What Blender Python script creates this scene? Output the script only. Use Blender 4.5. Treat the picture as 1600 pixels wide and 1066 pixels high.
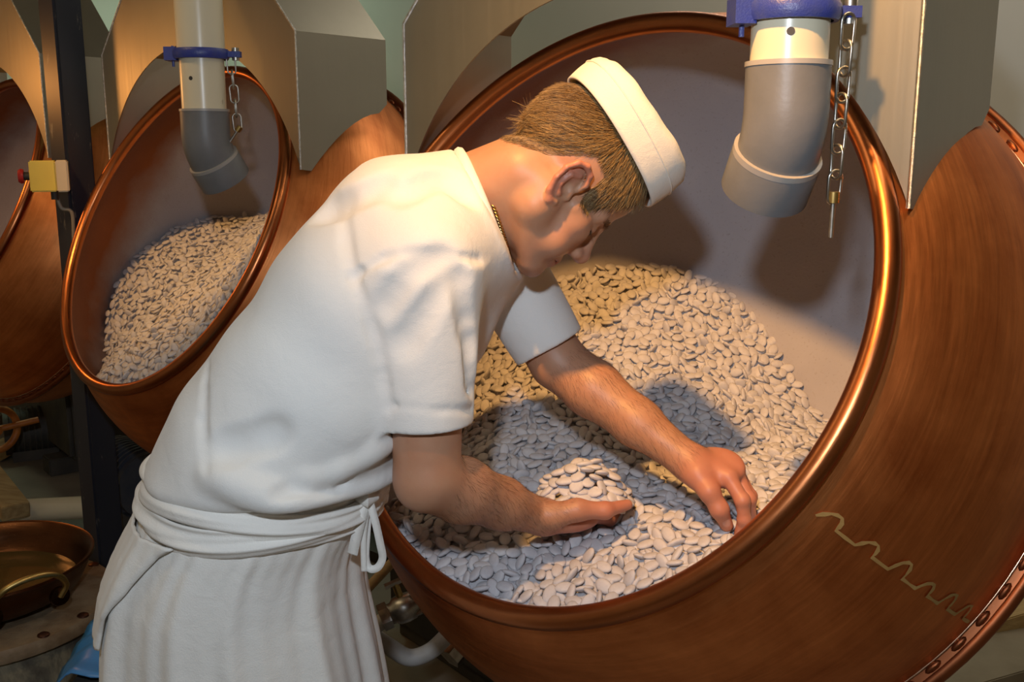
import bpy, bmesh, math, random
import numpy as np
from mathutils import Matrix, Vector, Quaternion

for o in list(bpy.data.objects): bpy.data.objects.remove(o)
rng = np.random.default_rng(7); random.seed(7)
scene = bpy.context.scene
COL = scene.collection

# ------------------------------------------------------------------ camera
PITCH = math.radians(11.0); FPX = 1555.6; CAM = np.array([0.0, 0.0, 1.5])
cd = bpy.data.cameras.new('camera'); cam = bpy.data.objects.new('camera', cd); COL.objects.link(cam)
cd.sensor_width = 36.0; cd.lens = 35.0; cd.clip_start = 0.02
cam.location = CAM; cam.rotation_euler = (math.radians(90) - PITCH, 0, 0)
scene.camera = cam

# ------------------------------------------------------------------ world, lights, exposure
vs = scene.view_settings
vs.view_transform = 'Standard'; vs.look = 'None'; vs.gamma = 1.0; vs.exposure = 0.0; vs.use_curve_mapping = False
w = bpy.data.worlds.new('world'); scene.world = w; w.use_nodes = True
w.node_tree.nodes['Background'].inputs[0].default_value = (1.0, 0.72, 0.42, 1)
w.node_tree.nodes['Background'].inputs[1].default_value = 0.03

def light(name, typ, loc, energy, color, size=0.05, target=None, spot=None, blend=0.5, sizey=None):
    l = bpy.data.lights.new(name, typ); o = bpy.data.objects.new(name, l); COL.objects.link(o)
    o.location = loc; l.energy = energy; l.color = color
    if typ == 'AREA':
        l.size = size
        if sizey: l.shape = 'RECTANGLE'; l.size_y = sizey
    else: l.shadow_soft_size = size
    if typ == 'SPOT': l.spot_size = math.radians(spot); l.spot_blend = blend
    if target is not None:
        o.rotation_euler = (Vector(target) - Vector(loc)).to_track_quat('-Z', 'Y').to_euler()
    return o
WARM = (1.0, 0.495, 0.14)
light('camera_flash', 'SPOT', (-0.10, 0.02, 1.80), 46, (0.80, 0.89, 1.0), 0.035, (0.0, 1.6, 1.05), 150, 0.3)
light('pan_work_lamp', 'SPOT', (-0.32, 0.36, 2.86), 300, WARM, 0.05, (0.56, 2.05, 1.00), 44, 1.0)
light('second_pan_work_lamp', 'SPOT', (-1.5, 1.9, 2.70), 130, WARM, 0.06, (-0.85, 3.45, 1.0), 40, 1.0)
light('third_pan_work_lamp', 'POINT', (-2.35, 3.45, 1.75), 9, (1.0, 0.40, 0.10), 0.05)
light('ceiling_lamp', 'AREA', (0.9, 1.2, 3.15), 14, (1.0, 0.80, 0.52), 1.4, (0.5, 1.6, 0.0), sizey=0.3)
light('left_ceiling_lamp', 'AREA', (-2.0, 1.6, 3.15), 8, (1.0, 0.76, 0.45), 1.4, (-1.6, 2.4, 0.0), sizey=0.3)
light('back_wall_fill', 'AREA', (0.75, 3.25, 3.22), 11, (1.0, 0.90, 0.74), 1.4, (1.5, 3.8, 0.6), sizey=0.3)  # added fill to brighten the back wall, not a known fixture
light('fluorescent_tube', 'AREA', (-2.4, 6.2, 3.0), 18, (0.75, 1.0, 0.72), 1.2, (-1.6, 6.0, 1.0), sizey=0.1)

# ------------------------------------------------------------------ pixel helpers (photo frame 1600x1066)
CP, SP = math.cos(PITCH), math.sin(PITCH)
def ray(px, py):
    u = (px - 800) / FPX; v = (533 - py) / FPX
    return np.array([u, CP + v * SP, v * CP - SP])
def Q(px, py, Y):
    d = ray(px, py); return CAM + d * (Y / d[1])
def proj(P):
    d = np.asarray(P) - CAM
    z = d[..., 1] * CP - d[..., 2] * SP
    return np.stack([800 + FPX * d[..., 0] / z, 533 - FPX * (d[..., 1] * SP + d[..., 2] * CP) / z], -1)
def nrm(v):
    v = np.asarray(v, float); return v / np.linalg.norm(v)

# ------------------------------------------------------------------ materials
class NT:
    def __init__(s, name):
        s.m = bpy.data.materials.new(name); s.m.use_nodes = True
        s.t = s.m.node_tree; s.b = s.t.nodes['Principled BSDF']
    def n(s, typ, **kw):
        x = s.t.nodes.new(typ)
        for k, v in kw.items():
            if k.startswith('i_'):
                x.inputs[int(k[2:]) if k[2:].isdigit() else k[2:].replace('_', ' ')].default_value = v
            else: setattr(x, k, v)
        return x
    def l(s, a, b): s.t.links.new(a, b)
    def coord(s, scale=(1, 1, 1), kind='Object'):
        tc = s.n('ShaderNodeTexCoord'); mp = s.n('ShaderNodeMapping'); mp.inputs['Scale'].default_value = scale
        s.l(tc.outputs[kind], mp.inputs[0]); return mp.outputs[0]
    def noise(s, vec, scale=5, detail=4, rough=0.55, dist=0.0):
        x = s.n('ShaderNodeTexNoise'); x.inputs['Scale'].default_value = scale; x.inputs['Detail'].default_value = detail
        x.inputs['Roughness'].default_value = rough; x.inputs['Distortion'].default_value = dist
        s.l(vec, x.inputs['Vector']); return x.outputs[0]
    def ramp(s, fac, stops):
        r = s.n('ShaderNodeValToRGB'); e = r.color_ramp.elements
        while len(e) < len(stops): e.new(0.5)
        for i, (p, c) in enumerate(stops):
            e[i].position = p; e[i].color = tuple(c) + (1,) if len(c) == 3 else c
        s.l(fac, r.inputs[0]); return r.outputs[0]
    def mix(s, fac, a, b, mode='MIX'):
        x = s.n('ShaderNodeMix', data_type='RGBA', blend_type=mode)
        for sock, v in ((x.inputs[0], fac), (x.inputs[6], a), (x.inputs[7], b)):
            if hasattr(v, 'is_linked') or isinstance(v, bpy.types.NodeSocket): s.l(v, sock)
            else: sock.default_value = (tuple(v) + (1,)) if isinstance(v, (tuple, list)) and len(v) == 3 else v
        return x.outputs[2]
    def math(s, op, a, b=None, c=None):
        x = s.n('ShaderNodeMath', operation=op)
        for i, v in enumerate((a, b, c)):
            if v is None: continue
            if isinstance(v, bpy.types.NodeSocket): s.l(v, x.inputs[i])
            else: x.inputs[i].default_value = v
        return x.outputs[0]
    def bump(s, h, strength=0.3, dist=0.01):
        x = s.n('ShaderNodeBump'); x.inputs['Strength'].default_value = strength; x.inputs['Distance'].default_value = dist
        s.l(h, x.inputs['Height']); s.l(x.outputs[0], s.b.inputs['Normal'])
    def set(s, color=None, rough=None, metal=None, **kw):
        for k, v in (('Base Color', color), ('Roughness', rough), ('Metallic', metal)):
            if v is None: continue
            if isinstance(v, bpy.types.NodeSocket): s.l(v, s.b.inputs[k])
            else: s.b.inputs[k].default_value = (tuple(v) + (1,)) if k == 'Base Color' else v
        for k, v in kw.items(): s.b.inputs[k.replace('_', ' ')].default_value = v
        return s.m

M = {}
def simple(name, c1, c2=None, rough=0.5, metal=0.0, scale=6, bump=0.0, stretch=(1, 1, 1), bscale=None, lo=0.35, hi=0.65, **kw):
    t = NT(name); v = t.coord(stretch)
    c2 = c2 or tuple(x * 0.8 for x in c1)
    nz = t.noise(v, scale, 5)
    col = t.ramp(nz, [(lo, c1), (hi, c2)])
    if bump:
        t.bump(t.noise(v, bscale or scale * 6, 3), bump, 0.004)
    M[name] = t.set(col, rough, metal, **kw); return M[name]

def copper(name, c_hi, c_lo, rough, streak=True):
    t = NT(name)
    tc = t.n('ShaderNodeTexCoord'); sx = t.n('ShaderNodeSeparateXYZ'); t.l(tc.outputs['Object'], sx.inputs[0])
    ang = t.math('ARCTAN2', sx.outputs[1], sx.outputs[0])
    cb = t.n('ShaderNodeCombineXYZ'); t.l(t.math('MULTIPLY', ang, 1.4), cb.inputs[0]); t.l(t.math('MULTIPLY', sx.outputs[2], 22.0), cb.inputs[1])
    n1 = t.noise(cb.outputs[0], 1.0, 6, 0.62, 0.25)
    cb2 = t.n('ShaderNodeCombineXYZ'); t.l(t.math('MULTIPLY', ang, 5.0), cb2.inputs[0]); t.l(t.math('MULTIPLY', sx.outputs[2], 170.0), cb2.inputs[1])
    n2 = t.noise(cb2.outputs[0], 1.0, 3, 0.6)
    blot = t.noise(tc.outputs['Object'], 5.0, 5, 0.6, 0.4)
    f = t.math('ADD', t.math('MULTIPLY', n1, 0.38), t.math('ADD', t.math('MULTIPLY', n2, 0.12), t.math('MULTIPLY', blot, 0.50)))
    mid = tuple((a + b) / 2 for a, b in zip(c_hi, c_lo))
    col = t.ramp(f, [(0.33, c_lo), (0.5, mid), (0.67, c_hi)])
    # fine light scratches
    sc = t.noise(t.coord((1, 1, 1)), 240, 2, 0.7)
    col = t.mix(t.ramp(sc, [(0.66, (0, 0, 0)), (0.80, (0.25, 0.25, 0.25))]), col, (0.85, 0.48, 0.24))
    rg = t.math('ADD', t.math('MULTIPLY', n2, 0.16), rough - 0.06)
    t.bump(t.math('ADD', n2, t.math('MULTIPLY', blot, 0.6)), 0.10, 0.004)
    M[name] = t.set(col, rg, 1.0); return M[name]
copper('copper_body', (0.95, 0.36, 0.12), (0.40, 0.105, 0.028), 0.43)
copper('copper_rim', (0.58, 0.21, 0.08), (0.36, 0.115, 0.04), 0.29)
copper('copper_flange', (0.42, 0.145, 0.06), (0.15, 0.045, 0.02), 0.42)
simple('copper_bead', (0.85, 0.62, 0.45), (0.7, 0.45, 0.3), 0.3, 1.0, 30)
simple('copper_dark', (0.17, 0.075, 0.045), (0.10, 0.045, 0.03), 0.45, 0.9, 14)
simple('brass', (0.62, 0.46, 0.18), (0.42, 0.29, 0.10), 0.38, 1.0, 18)
simple('brass_seam', (0.66, 0.48, 0.20), (0.50, 0.33, 0.12), 0.55, 0.7, 25)

def lining():
    # bare copper neck close to the rim, dry sugar dust deeper inside
    t = NT('pan_lining')
    tc = t.n('ShaderNodeTexCoord'); sx = t.n('ShaderNodeSeparateXYZ'); t.l(tc.outputs['Object'], sx.inputs[0])
    n0 = t.noise(tc.outputs['Object'], 7, 5, 0.6)
    edge = t.math('ADD', t.math('MULTIPLY', sx.outputs[2], -1.0), t.math('MULTIPLY', t.math('SUBTRACT', n0, 0.5), 0.16))
    dust = t.ramp(edge, [(0.13, (0, 0, 0)), (0.30, (1, 1, 1))])
    sp = t.noise(tc.outputs['Object'], 160, 3, 0.6)
    grey = t.mix(t.ramp(t.noise(tc.outputs['Object'], 3.5, 4), [(0.35, (0, 0, 0)), (0.7, (1, 1, 1))]), (0.42, 0.405, 0.44), (0.48, 0.46, 0.485))
    grey = t.mix(t.ramp(sp, [(0.60, (0, 0, 0)), (0.72, (0.5, 0.5, 0.5))]), grey, (0.30, 0.25, 0.24))
    cop = t.mix(n0, (0.34, 0.12, 0.05), (0.20, 0.07, 0.035))
    col = t.mix(dust, cop, grey)
    t.l(t.math('MULTIPLY', t.math('SUBTRACT', 1.0, dust), 0.75), t.b.inputs['Metallic'])
    rr = t.math('ADD', t.math('MULTIPLY', dust, 0.35), 0.42)
    t.bump(sp, 0.35, 0.0015)
    M['pan_lining'] = t.set(col, rr)
lining()

def candy_mat():
    t = NT('sugar_candy')
    at = t.n('ShaderNodeTexCoord')
    n = t.noise(at.outputs['Object'], 120, 3)
    oi = t.n('ShaderNodeObjectInfo')
    geo = t.n('ShaderNodeAttribute', attribute_name='tint'); geo.attribute_type = 'GEOMETRY'
    col = t.ramp(n, [(0.3, (0.56, 0.55, 0.585)), (0.7, (0.64, 0.63, 0.65))])
    col = t.mix(t.math('MULTIPLY', oi.outputs['Random'], 0.25), col, (0.50, 0.49, 0.53))
    t.bump(n, 0.12, 0.001)
    M['sugar_candy'] = t.set(col, 0.62)
candy_mat()

def steel(name, c1, c2, rough):
    t = NT(name); v = t.coord((60, 60, 1.5))
    n = t.noise(v, 1.2, 4, 0.6); b = t.noise(t.coord((1, 1, 1)), 4, 4)
    col = t.mix(b, c1, c2)
    t.bump(n, 0.06, 0.002)
    M[name] = t.set(col, t.math('ADD', t.math('MULTIPLY', n, 0.12), rough), 0.92)
steel('stainless', (0.47, 0.45, 0.38), (0.38, 0.36, 0.30), 0.42)
simple('weld', (0.75, 0.74, 0.70), (0.5, 0.48, 0.44), 0.35, 1.0, 120, 0.4)
def pipe_mat():
    t = NT('cream_pipe'); v = t.coord((1, 1, 0.35))
    n = t.noise(v, 26, 6, 0.7); d = t.ramp(n, [(0.66, (0, 0, 0)), (0.74, (1, 1, 1))])
    base = t.mix(t.noise(v, 6), (0.78, 0.73, 0.56), (0.72, 0.65, 0.47))
    M['cream_pipe'] = t.set(t.mix(d, base, (0.22, 0.15, 0.07)), 0.28)
pipe_mat()
simple('pvc_grey', (0.185, 0.19, 0.20), (0.155, 0.16, 0.165), 0.42, 0, 12, 0.08, bscale=90)
simple('pvc_light', (0.42, 0.40, 0.37), (0.36, 0.34, 0.32), 0.4, 0, 12)
simple('blue_paint', (0.035, 0.055, 0.30), (0.05, 0.07, 0.26), 0.35, 0, 60, 0.2, lo=0.4, hi=0.7)
simple('zinc', (0.55, 0.53, 0.48), (0.38, 0.36, 0.32), 0.36, 1.0, 60)
simple('post_paint', (0.022, 0.026, 0.040), (0.05, 0.055, 0.06), 0.42, 0, 9, 0.1, stretch=(1, 1, 0.2), lo=0.45, hi=0.8)
def scuffed():
    t = NT('post_paint'); v = t.coord((1, 1, 0.25)); n = t.noise(v, 30, 6, 0.7)
    M['post_paint'] = t.set(t.mix(t.ramp(n, [(0.63, (0, 0, 0)), (0.72, (1, 1, 1))]), t.mix(t.noise(v, 4), (0.020, 0.024, 0.042), (0.035, 0.040, 0.055)), (0.30, 0.27, 0.21)), 0.42)
scuffed()
simple('yellow_plastic', (0.80, 0.62, 0.03), (0.72, 0.54, 0.03), 0.4)
simple('pale_plastic', (0.66, 0.55, 0.38), (0.6, 0.5, 0.34), 0.45)
simple('red_plastic', (0.55, 0.03, 0.03), (0.4, 0.02, 0.02), 0.35)
simple('black_rubber', (0.03, 0.03, 0.03), (0.05, 0.045, 0.04), 0.6)
simple('grey_cable', (0.22, 0.20, 0.17), (0.3, 0.27, 0.22), 0.5)
simple('machine_dark', (0.055, 0.05, 0.045), (0.10, 0.085, 0.065), 0.6, 0.2, 7, 0.2)
simple('machine_blue', (0.05, 0.06, 0.09), (0.09, 0.09, 0.10), 0.55, 0.2, 7, 0.2)
simple('concrete', (0.30, 0.27, 0.21), (0.20, 0.175, 0.13), 0.85, 0, 5, 0.4, lo=0.3, hi=0.7)
simple('floor_tile', (0.24, 0.20, 0.15), (0.15, 0.12, 0.09), 0.6, 0, 3, 0.2, lo=0.3, hi=0.7)
simple('wall_paint', (0.62, 0.62, 0.58), (0.56, 0.56, 0.52), 0.75, 0, 1.2, 0.05)
simple('ceiling_paint', (0.45, 0.44, 0.40), (0.40, 0.39, 0.35), 0.8, 0, 2)
simple('orange_paint', (0.62, 0.20, 0.03), (0.42, 0.12, 0.02), 0.45, 0, 15)
simple('pale_wood', (0.50, 0.37, 0.18), (0.36, 0.25, 0.11), 0.6, 0, 8, 0.2, stretch=(1, 8, 8))
simple('white_hose', (0.60, 0.60, 0.60), (0.48, 0.46, 0.42), 0.5, 0, 12)
simple('blue_plastic', (0.05, 0.22, 0.55), (0.06, 0.27, 0.62), 0.35, 0, 10)
def drum_mat():
    t = NT('drum_paint'); v = t.coord((1, 1, 0.6)); n = t.noise(v, 11, 6, 0.65, 0.5)
    col = t.ramp(n, [(0.30, (0.045, 0.038, 0.03)), (0.45, (0.13, 0.115, 0.085)), (0.60, (0.30, 0.26, 0.17)), (0.72, (0.16, 0.10, 0.05))])
    t.bump(n, 0.3, 0.004); M['drum_paint'] = t.set(col, 0.6)
drum_mat()
simple('drum_rim', (0.27, 0.205, 0.13), (0.15, 0.09, 0.045), 0.6, 0, 14, 0.4)
simple('syrup', (0.10, 0.065, 0.02), (0.08, 0.05, 0.015), 0.06)

def cloth(name, c, c2, scale=900, bs=0.25, folds=0.0):
    t = NT(name); tc = t.n('ShaderNodeTexCoord')
    wv = t.noise(tc.outputs['Object'], scale, 2); big = t.noise(tc.outputs['Object'], 9, 3)
    h = t.math('ADD', t.math('MULTIPLY', wv, 0.25), t.math('MULTIPLY', t.noise(tc.outputs['Object'], 28, 4, 0.5, 0.5), 1.0))
    t.bump(h, bs, 0.006)
    M[name] = t.set(t.mix(big, c, c2), 0.85, 0.0, Sheen_Weight=0.15)
cloth('shirt_cotton', (0.80, 0.80, 0.78), (0.76, 0.76, 0.74), 700, 0.30)
cloth('apron_cotton', (0.85, 0.835, 0.79), (0.81, 0.795, 0.75), 500, 0.35)
cloth('cap_cotton', (0.80, 0.77, 0.70), (0.77, 0.74, 0.66), 600, 0.30)
cloth('trouser_cotton', (0.74, 0.73, 0.70), (0.70, 0.69, 0.66), 500, 0.3)

def skin():
    t = NT('skin'); at = t.n('ShaderNodeAttribute', attribute_name='Col')
    tc = t.n('ShaderNodeTexCoord')
    n = t.noise(tc.outputs['Object'], 38, 4, 0.6); f = t.noise(tc.outputs['Object'], 420, 2)
    col = t.mix(t.ramp(n, [(0.35, (0, 0, 0)), (0.7, (0.35, 0.35, 0.35))]), at.outputs[0], t.mix(1.0, at.outputs[0], (0.92, 0.72, 0.66), 'MULTIPLY'))
    t.bump(t.math('ADD', t.math('MULTIPLY', f, 0.5), n), 0.14, 0.0015)
    m = t.set(col, 0.48, 0.0, Subsurface_Weight=0.12, Subsurface_Scale=0.006)
    t.b.inputs['Subsurface Radius'].default_value = (1.0, 0.35, 0.2)
    M['skin'] = m
    t = NT('hair'); at = t.n('ShaderNodeAttribute', attribute_name='Col')
    M['hair'] = t.set(at.outputs[0], 0.42)
skin()
simple('gold', (0.78, 0.55, 0.22), (0.6, 0.4, 0.15), 0.28, 1.0, 90)

# ------------------------------------------------------------------ mesh helpers
def mesh(name, V, Fc, smooth=True, sharp=None):
    me = bpy.data.meshes.new(name)
    me.from_pydata([tuple(map(float, v)) for v in V], [], [tuple(map(int, f)) for f in Fc]); me.update()
    if smooth:
        me.polygons.foreach_set('use_smooth', [True] * len(me.polygons))
        if sharp: me.set_sharp_from_angle(angle=math.radians(sharp))
    return me
def link(name, me, mat=None, parent=None, loc=None, label=None, cat=None, group=None, kind=None):
    o = bpy.data.objects.new(name, me); COL.objects.link(o)
    if mat and me is not None and not me.materials: me.materials.append(M[mat])
    if parent is not None: o.parent = parent
    if loc is not None: o.location = tuple(map(float, loc))
    for k, v in (('label', label), ('category', cat), ('group', group), ('kind', kind)):
        if v: o[k] = v
    return o
def thing(name, label, cat, loc=(0, 0, 0), group=None, rot=None):
    o = link(name, None, None, None, loc, label, cat, group)
    o.empty_display_size = 0.1
    if rot is not None: o.rotation_mode = 'QUATERNION'; o.rotation_quaternion = rot
    return o
class MB:
    def __init__(s): s.V = []; s.F = []
    def add(s, V, F):
        k = len(s.V); s.V += [np.asarray(v, float) for v in V]; s.F += [tuple(i + k for i in f) for f in F]; return s
    def box(s, c, size, R=None):
        c = np.asarray(c, float); h = np.asarray(size, float) / 2
        P = np.array([[x, y, z] for x in (-1, 1) for y in (-1, 1) for z in (-1, 1)]) * h
        if R is not None: P = P @ np.asarray(R).T
        return s.add(P + c, [(0, 1, 3, 2), (4, 6, 7, 5), (0, 4, 5, 1), (2, 3, 7, 6), (0, 2, 6, 4), (1, 5, 7, 3)])
    def tube(s, path, rad, n=12, cap=True, closed=False, flat=1.0, up=None):
        path = [np.asarray(p, float) for p in path]; m = len(path)
        rad = [rad] * m if np.isscalar(rad) else list(rad)
        V = []; prev = None
        for i, p in enumerate(path):
            a = path[(i - 1) % m] if (closed or i > 0) else p
            b = path[(i + 1) % m] if (closed or i < m - 1) else p
            t = nrm(b - a)
            if prev is None:
                x = np.cross(t, up if up is not None else ([0, 0, 1] if abs(t[2]) < 0.9 else [1, 0, 0]))
            else: x = prev - t * (prev @ t)
            x = nrm(x); prev = x; y = np.cross(t, x)
            for k in range(n):
                an = 2 * math.pi * k / n
                V.append(p + rad[i] * (math.cos(an) * x + flat * math.sin(an) * y))
        Fc = []
        R = m if closed else m - 1
        for i in range(R):
            for k in range(n):
                a = i * n + k; b = i * n + (k + 1) % n; c = ((i + 1) % m) * n + (k + 1) % n; d = ((i + 1) % m) * n + k
                Fc.append((a, b, c, d))
        if cap and not closed:
            Fc.append(tuple(range(n - 1, -1, -1))); Fc.append(tuple(range((m - 1) * n, m * n)))
        return s.add(V, Fc)
    def lathe(s, prof, n=64, cap0=False, cap1=False, T=None):
        V = []; Fc = []; m = len(prof)
        for r, z in prof:
            for k in range(n):
                a = 2 * math.pi * k / n; V.append((r * math.cos(a), r * math.sin(a), z))
        for i in range(m - 1):
            for k in range(n):
                Fc.append((i * n + k, i * n + (k + 1) % n, (i + 1) * n + (k + 1) % n, (i + 1) * n + k))
        if cap0: Fc.append(tuple(range(n - 1, -1, -1)))
        if cap1: Fc.append(tuple(range((m - 1) * n, m * n)))
        V = np.array(V)
        if T is not None: V = V @ np.asarray(T)[:3, :3].T + np.asarray(T)[:3, 3]
        return s.add(V, Fc)
    def prism(s, poly, d):
        """poly: list of 3D points (planar), extruded by vector d"""
        k = len(poly); A = [np.asarray(p, float) for p in poly]; B = [p + np.asarray(d, float) for p in A]
        Fc = [tuple(range(k - 1, -1, -1)), tuple(range(k, 2 * k))] + [(i, (i + 1) % k, k + (i + 1) % k, k + i) for i in range(k)]
        return s.add(A + B, Fc)
    def mesh(s, name, smooth=True, sharp=40): return mesh(name, s.V, s.F, smooth, sharp)
def frame(z, x=None):
    z = nrm(z); x = np.asarray(x if x is not None else ([1, 0, 0] if abs(z[0]) < 0.9 else [0, 1, 0]), float)
    x = nrm(x - z * (x @ z)); return np.stack([x, np.cross(z, x), z], 1)
def mat4(R, t):
    T = np.eye(4); T[:3, :3] = R; T[:3, 3] = t; return T
def quat(R): return Matrix(np.asarray(R).tolist()).to_quaternion()
def bez(pts, n=24):
    P = np.array(pts, float); m = len(P); out = []
    for i in range(m - 1):
        p0, p1, p2, p3 = P[max(i - 1, 0)], P[i], P[i + 1], P[min(i + 2, m - 1)]
        for k in range(n):
            t = k / n
            out.append(0.5 * ((2 * p1) + (-p0 + p2) * t + (2 * p0 - 5 * p1 + 4 * p2 - p3) * t * t + (-p0 + 3 * p1 - 3 * p2 + p3) * t ** 3))
    out.append(P[-1]); return out

# ------------------------------------------------------------------ room
# the pans stand in a row; the wall behind them runs along the row
ROW = nrm([-1.09, 1.33, 0]); WN = np.array([-ROW[1], ROW[0], 0])    # WN points from the wall to the pans' front
WN = nrm([-0.774, -0.634, 0])
wall_p = np.array([1.76, 2.83, 0.0])
def wall(name, p, along, length, height, normal):
    mb = MB(); a = nrm(along); c = np.asarray(p, float) + np.array([0, 0, height / 2]) - np.asarray(normal) * 0.06
    mb.box(c, (length, 0.12, height), np.stack([a, np.cross([0, 0, 1], a), [0, 0, 1]], 1))
    link(name, mb.mesh(name, False), 'wall_paint', kind='structure')
mb = MB(); mb.box((0, 2.2, -0.05), (14, 16, 0.1)); link('floor', mb.mesh('floor', False), 'floor_tile', kind='structure')
mb = MB(); mb.box((0, 2.2, 3.35), (14, 16, 0.1)); link('ceiling', mb.mesh('ceiling', False), 'ceiling_paint', kind='structure')
wall('wall_back', wall_p, ROW, 14, 3.3, WN)
wall('wall_left', wall_p + ROW * 6.2 + WN * 2, WN, 9, 3.3, -ROW)
wall('wall_front', wall_p + WN * 4.6, ROW, 14, 3.3, -WN)
wall('wall_right', wall_p - ROW * 3.2 + WN * 2, WN, 9, 3.3, ROW)

# ------------------------------------------------------------------ copper pans
YAW, EL = math.radians(-41.5), math.radians(27.0)
PN = np.array([math.sin(YAW) * math.cos(EL), -math.cos(YAW) * math.cos(EL), math.sin(EL)])
PA = np.array([math.cos(YAW), math.sin(YAW), 0.0]); PB = np.cross(PN, PA); PR = np.stack([PA, PB, PN], 1)
PH = np.array([math.sin(YAW), -math.cos(YAW), 0.0])
C1 = np.array([0.094, 1.582, 1.262]); C2 = np.array([-1.003, 2.908, 1.278]); C3 = np.array([-2.06, 3.78, 1.30])
SF, RF, AF, AB = 0.38, 0.67, 0.571, 0.42
def prof(s):
    s = np.asarray(s, float)
    return np.where(s < SF, RF * np.sqrt(np.maximum(0, 1 - ((SF - s) / AF) ** 2)), RF * np.sqrt(np.maximum(0, 1 - ((s - SF) / AB) ** 2)))
def shell_profiles():
    ss = np.linspace(0.012, 0.366, 26)
    front = [(float(prof(s)) - (0.004 if s > 0.03 else 0.006), -s) for s in ss]
    back = [(0.676, -0.392), (0.672, -0.410)]
    for s in SF + AB * np.sin(np.linspace(math.asin(0.06 / AB), 1.5705, 26)): back.append((float(prof(s)) - 0.001, -s))
    inner = [(float(prof(s) if s < SF else (RF) * math.sqrt(max(0, 1 - ((s - SF) / (AB - 0.0139)) ** 2))) - 0.012, -s) for s in list(np.linspace(0.004, SF, 24)) + list(SF + (AB - 0.014) * np.sin(np.linspace(0.05, 1.5705, 26)))]
    inner = [(max(r, 0.002), z) for r, z in inner]
    return front, back, inner
fr, bk, inn = shell_profiles()
def rev(p): return list(reversed(p))
ME_front = MB().lathe(fr, 128).mesh('front_shell', True, 35)
ME_back = MB().lathe(bk, 128, cap1=True).mesh('back_shell', True, 35)
ME_in = MB().lathe(inn, 128, cap1=True).mesh('inner_lining', True, 60)
ring = lambda R, z, n=160: [(R * math.cos(2 * math.pi * i / n), R * math.sin(2 * math.pi * i / n), z) for i in range(n)]
ME_rim = MB().tube(ring(0.4985, 0.0), 0.0175, 16, closed=True).mesh('rim', True, None)
ME_flange = MB().lathe([(0.6625, -0.364), (0.668, -0.366), (0.678, -0.368)] + [(0.682 + 0.0115 * math.cos(a), -0.378 + 0.0115 * math.sin(a)) for a in np.linspace(1.75, -2.4, 14)] + [(0.670, -0.394)], 128).mesh('flange_ring', True, 40)
ME_bead = MB().tube(ring(0.6655, -0.3635), 0.0022, 6, closed=True).mesh('edge_bead', True, None)
# rivet head: elongated lens
mb = MB(); V = []; Fc = []
mb.lathe([(0.0135 * math.cos(a), 0.0075 * math.sin(a)) for a in np.linspace(0, 1.45, 5)], 10, cap1=True)
ME_rivet = mb.mesh('rivet', True, 60)
def seam_mesh():
    # brass line of a dovetailed, brazed joint running from the rim to the flange
    def pt(s, a):
        r = float(prof(s)) - 0.0025; return np.array([r * math.cos(a), r * math.sin(a), -s])
    mb = MB(); a0 = math.radians(-27.0); path = []
    teeth = 6; s0, s1 = 0.028, 0.345; L = (s1 - s0) / teeth
    for i in range(teeth):
        s = s0 + i * L; d = 0.035 + 0.008 * random.uniform(-1, 1)
        for ds, da in ((0.0, 0.0), (0.10, 0.45), (0.20, 0.8), (0.32, 1.0), (0.43, 1.0), (0.49, 0.7), (0.50, 0.3), (0.49, 0.02), (0.75, 0.0)):
            path.append((s + ds * L, a0 + d * da))
    path.append((s1, a0)); V = []
    W = [0.0014 + 0.0016 * abs(math.sin(i * 1.7)) for i in range(len(path))]
    for i, (s, a) in enumerate(path):
        q = path[min(i + 1, len(path) - 1)]; p = path[max(i - 1, 0)]
        t = np.array([q[0] - p[0], (q[1] - p[1]) * 0.6]); t = t / (np.linalg.norm(t) + 1e-9); nn = np.array([-t[1], t[0]])
        for k in (-1, 1): V.append(pt(s + k * W[i] * nn[0], a + k * W[i] * nn[1] / 0.6))
    Fc = [(2 * i, 2 * i + 2, 2 * i + 3, 2 * i + 1) for i in range(len(path) - 1)]
    return mesh('brazed_seam', V, Fc, True)
ME_seam = seam_mesh()
def make_pan(c, label, seam=True, rot=0.0, nriv=84):
    R = PR @ np.array([[math.cos(rot), -math.sin(rot), 0], [math.sin(rot), math.cos(rot), 0], [0, 0, 1]])
    t = thing('copper_pan', label, 'copper pan', c, 'tilted copper coating pans in a row', quat(R))
    link('front_shell', ME_front, 'copper_body', t); link('back_shell', ME_back, 'copper_body', t)
    link('inner_lining', ME_in, 'pan_lining', t); link('rim', ME_rim, 'copper_rim', t)
    fl_ = link('flange_ring', ME_flange, 'copper_flange', t); link('edge_bead', ME_bead, 'copper_bead', fl_)
    if seam: link('brazed_seam', ME_seam, 'brass_seam', t)
    for i in range(nriv):
        a = 2 * math.pi * i / nriv
        o = link('rivet', ME_rivet, 'copper_flange', t, (0.6715 * math.cos(a), 0.6715 * math.sin(a), -0.3665))
        zz = nrm([0.12 * math.cos(a), 0.12 * math.sin(a), 1.0]); xx = np.array([-math.sin(a), math.cos(a), 0])
        o.rotation_mode = 'QUATERNION'; o.rotation_quaternion = quat(frame(zz, xx)); o.scale = (1.1, 0.42, 0.8)
    return t
make_pan(C1, 'largest copper pan at right, man reaching into its sweets')
make_pan(C2, 'middle copper pan behind the man, under the grey elbow pipe', False, 0.4)
make_pan(C3, 'glowing orange copper pan cut off at the left edge', False, 0.9)
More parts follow.
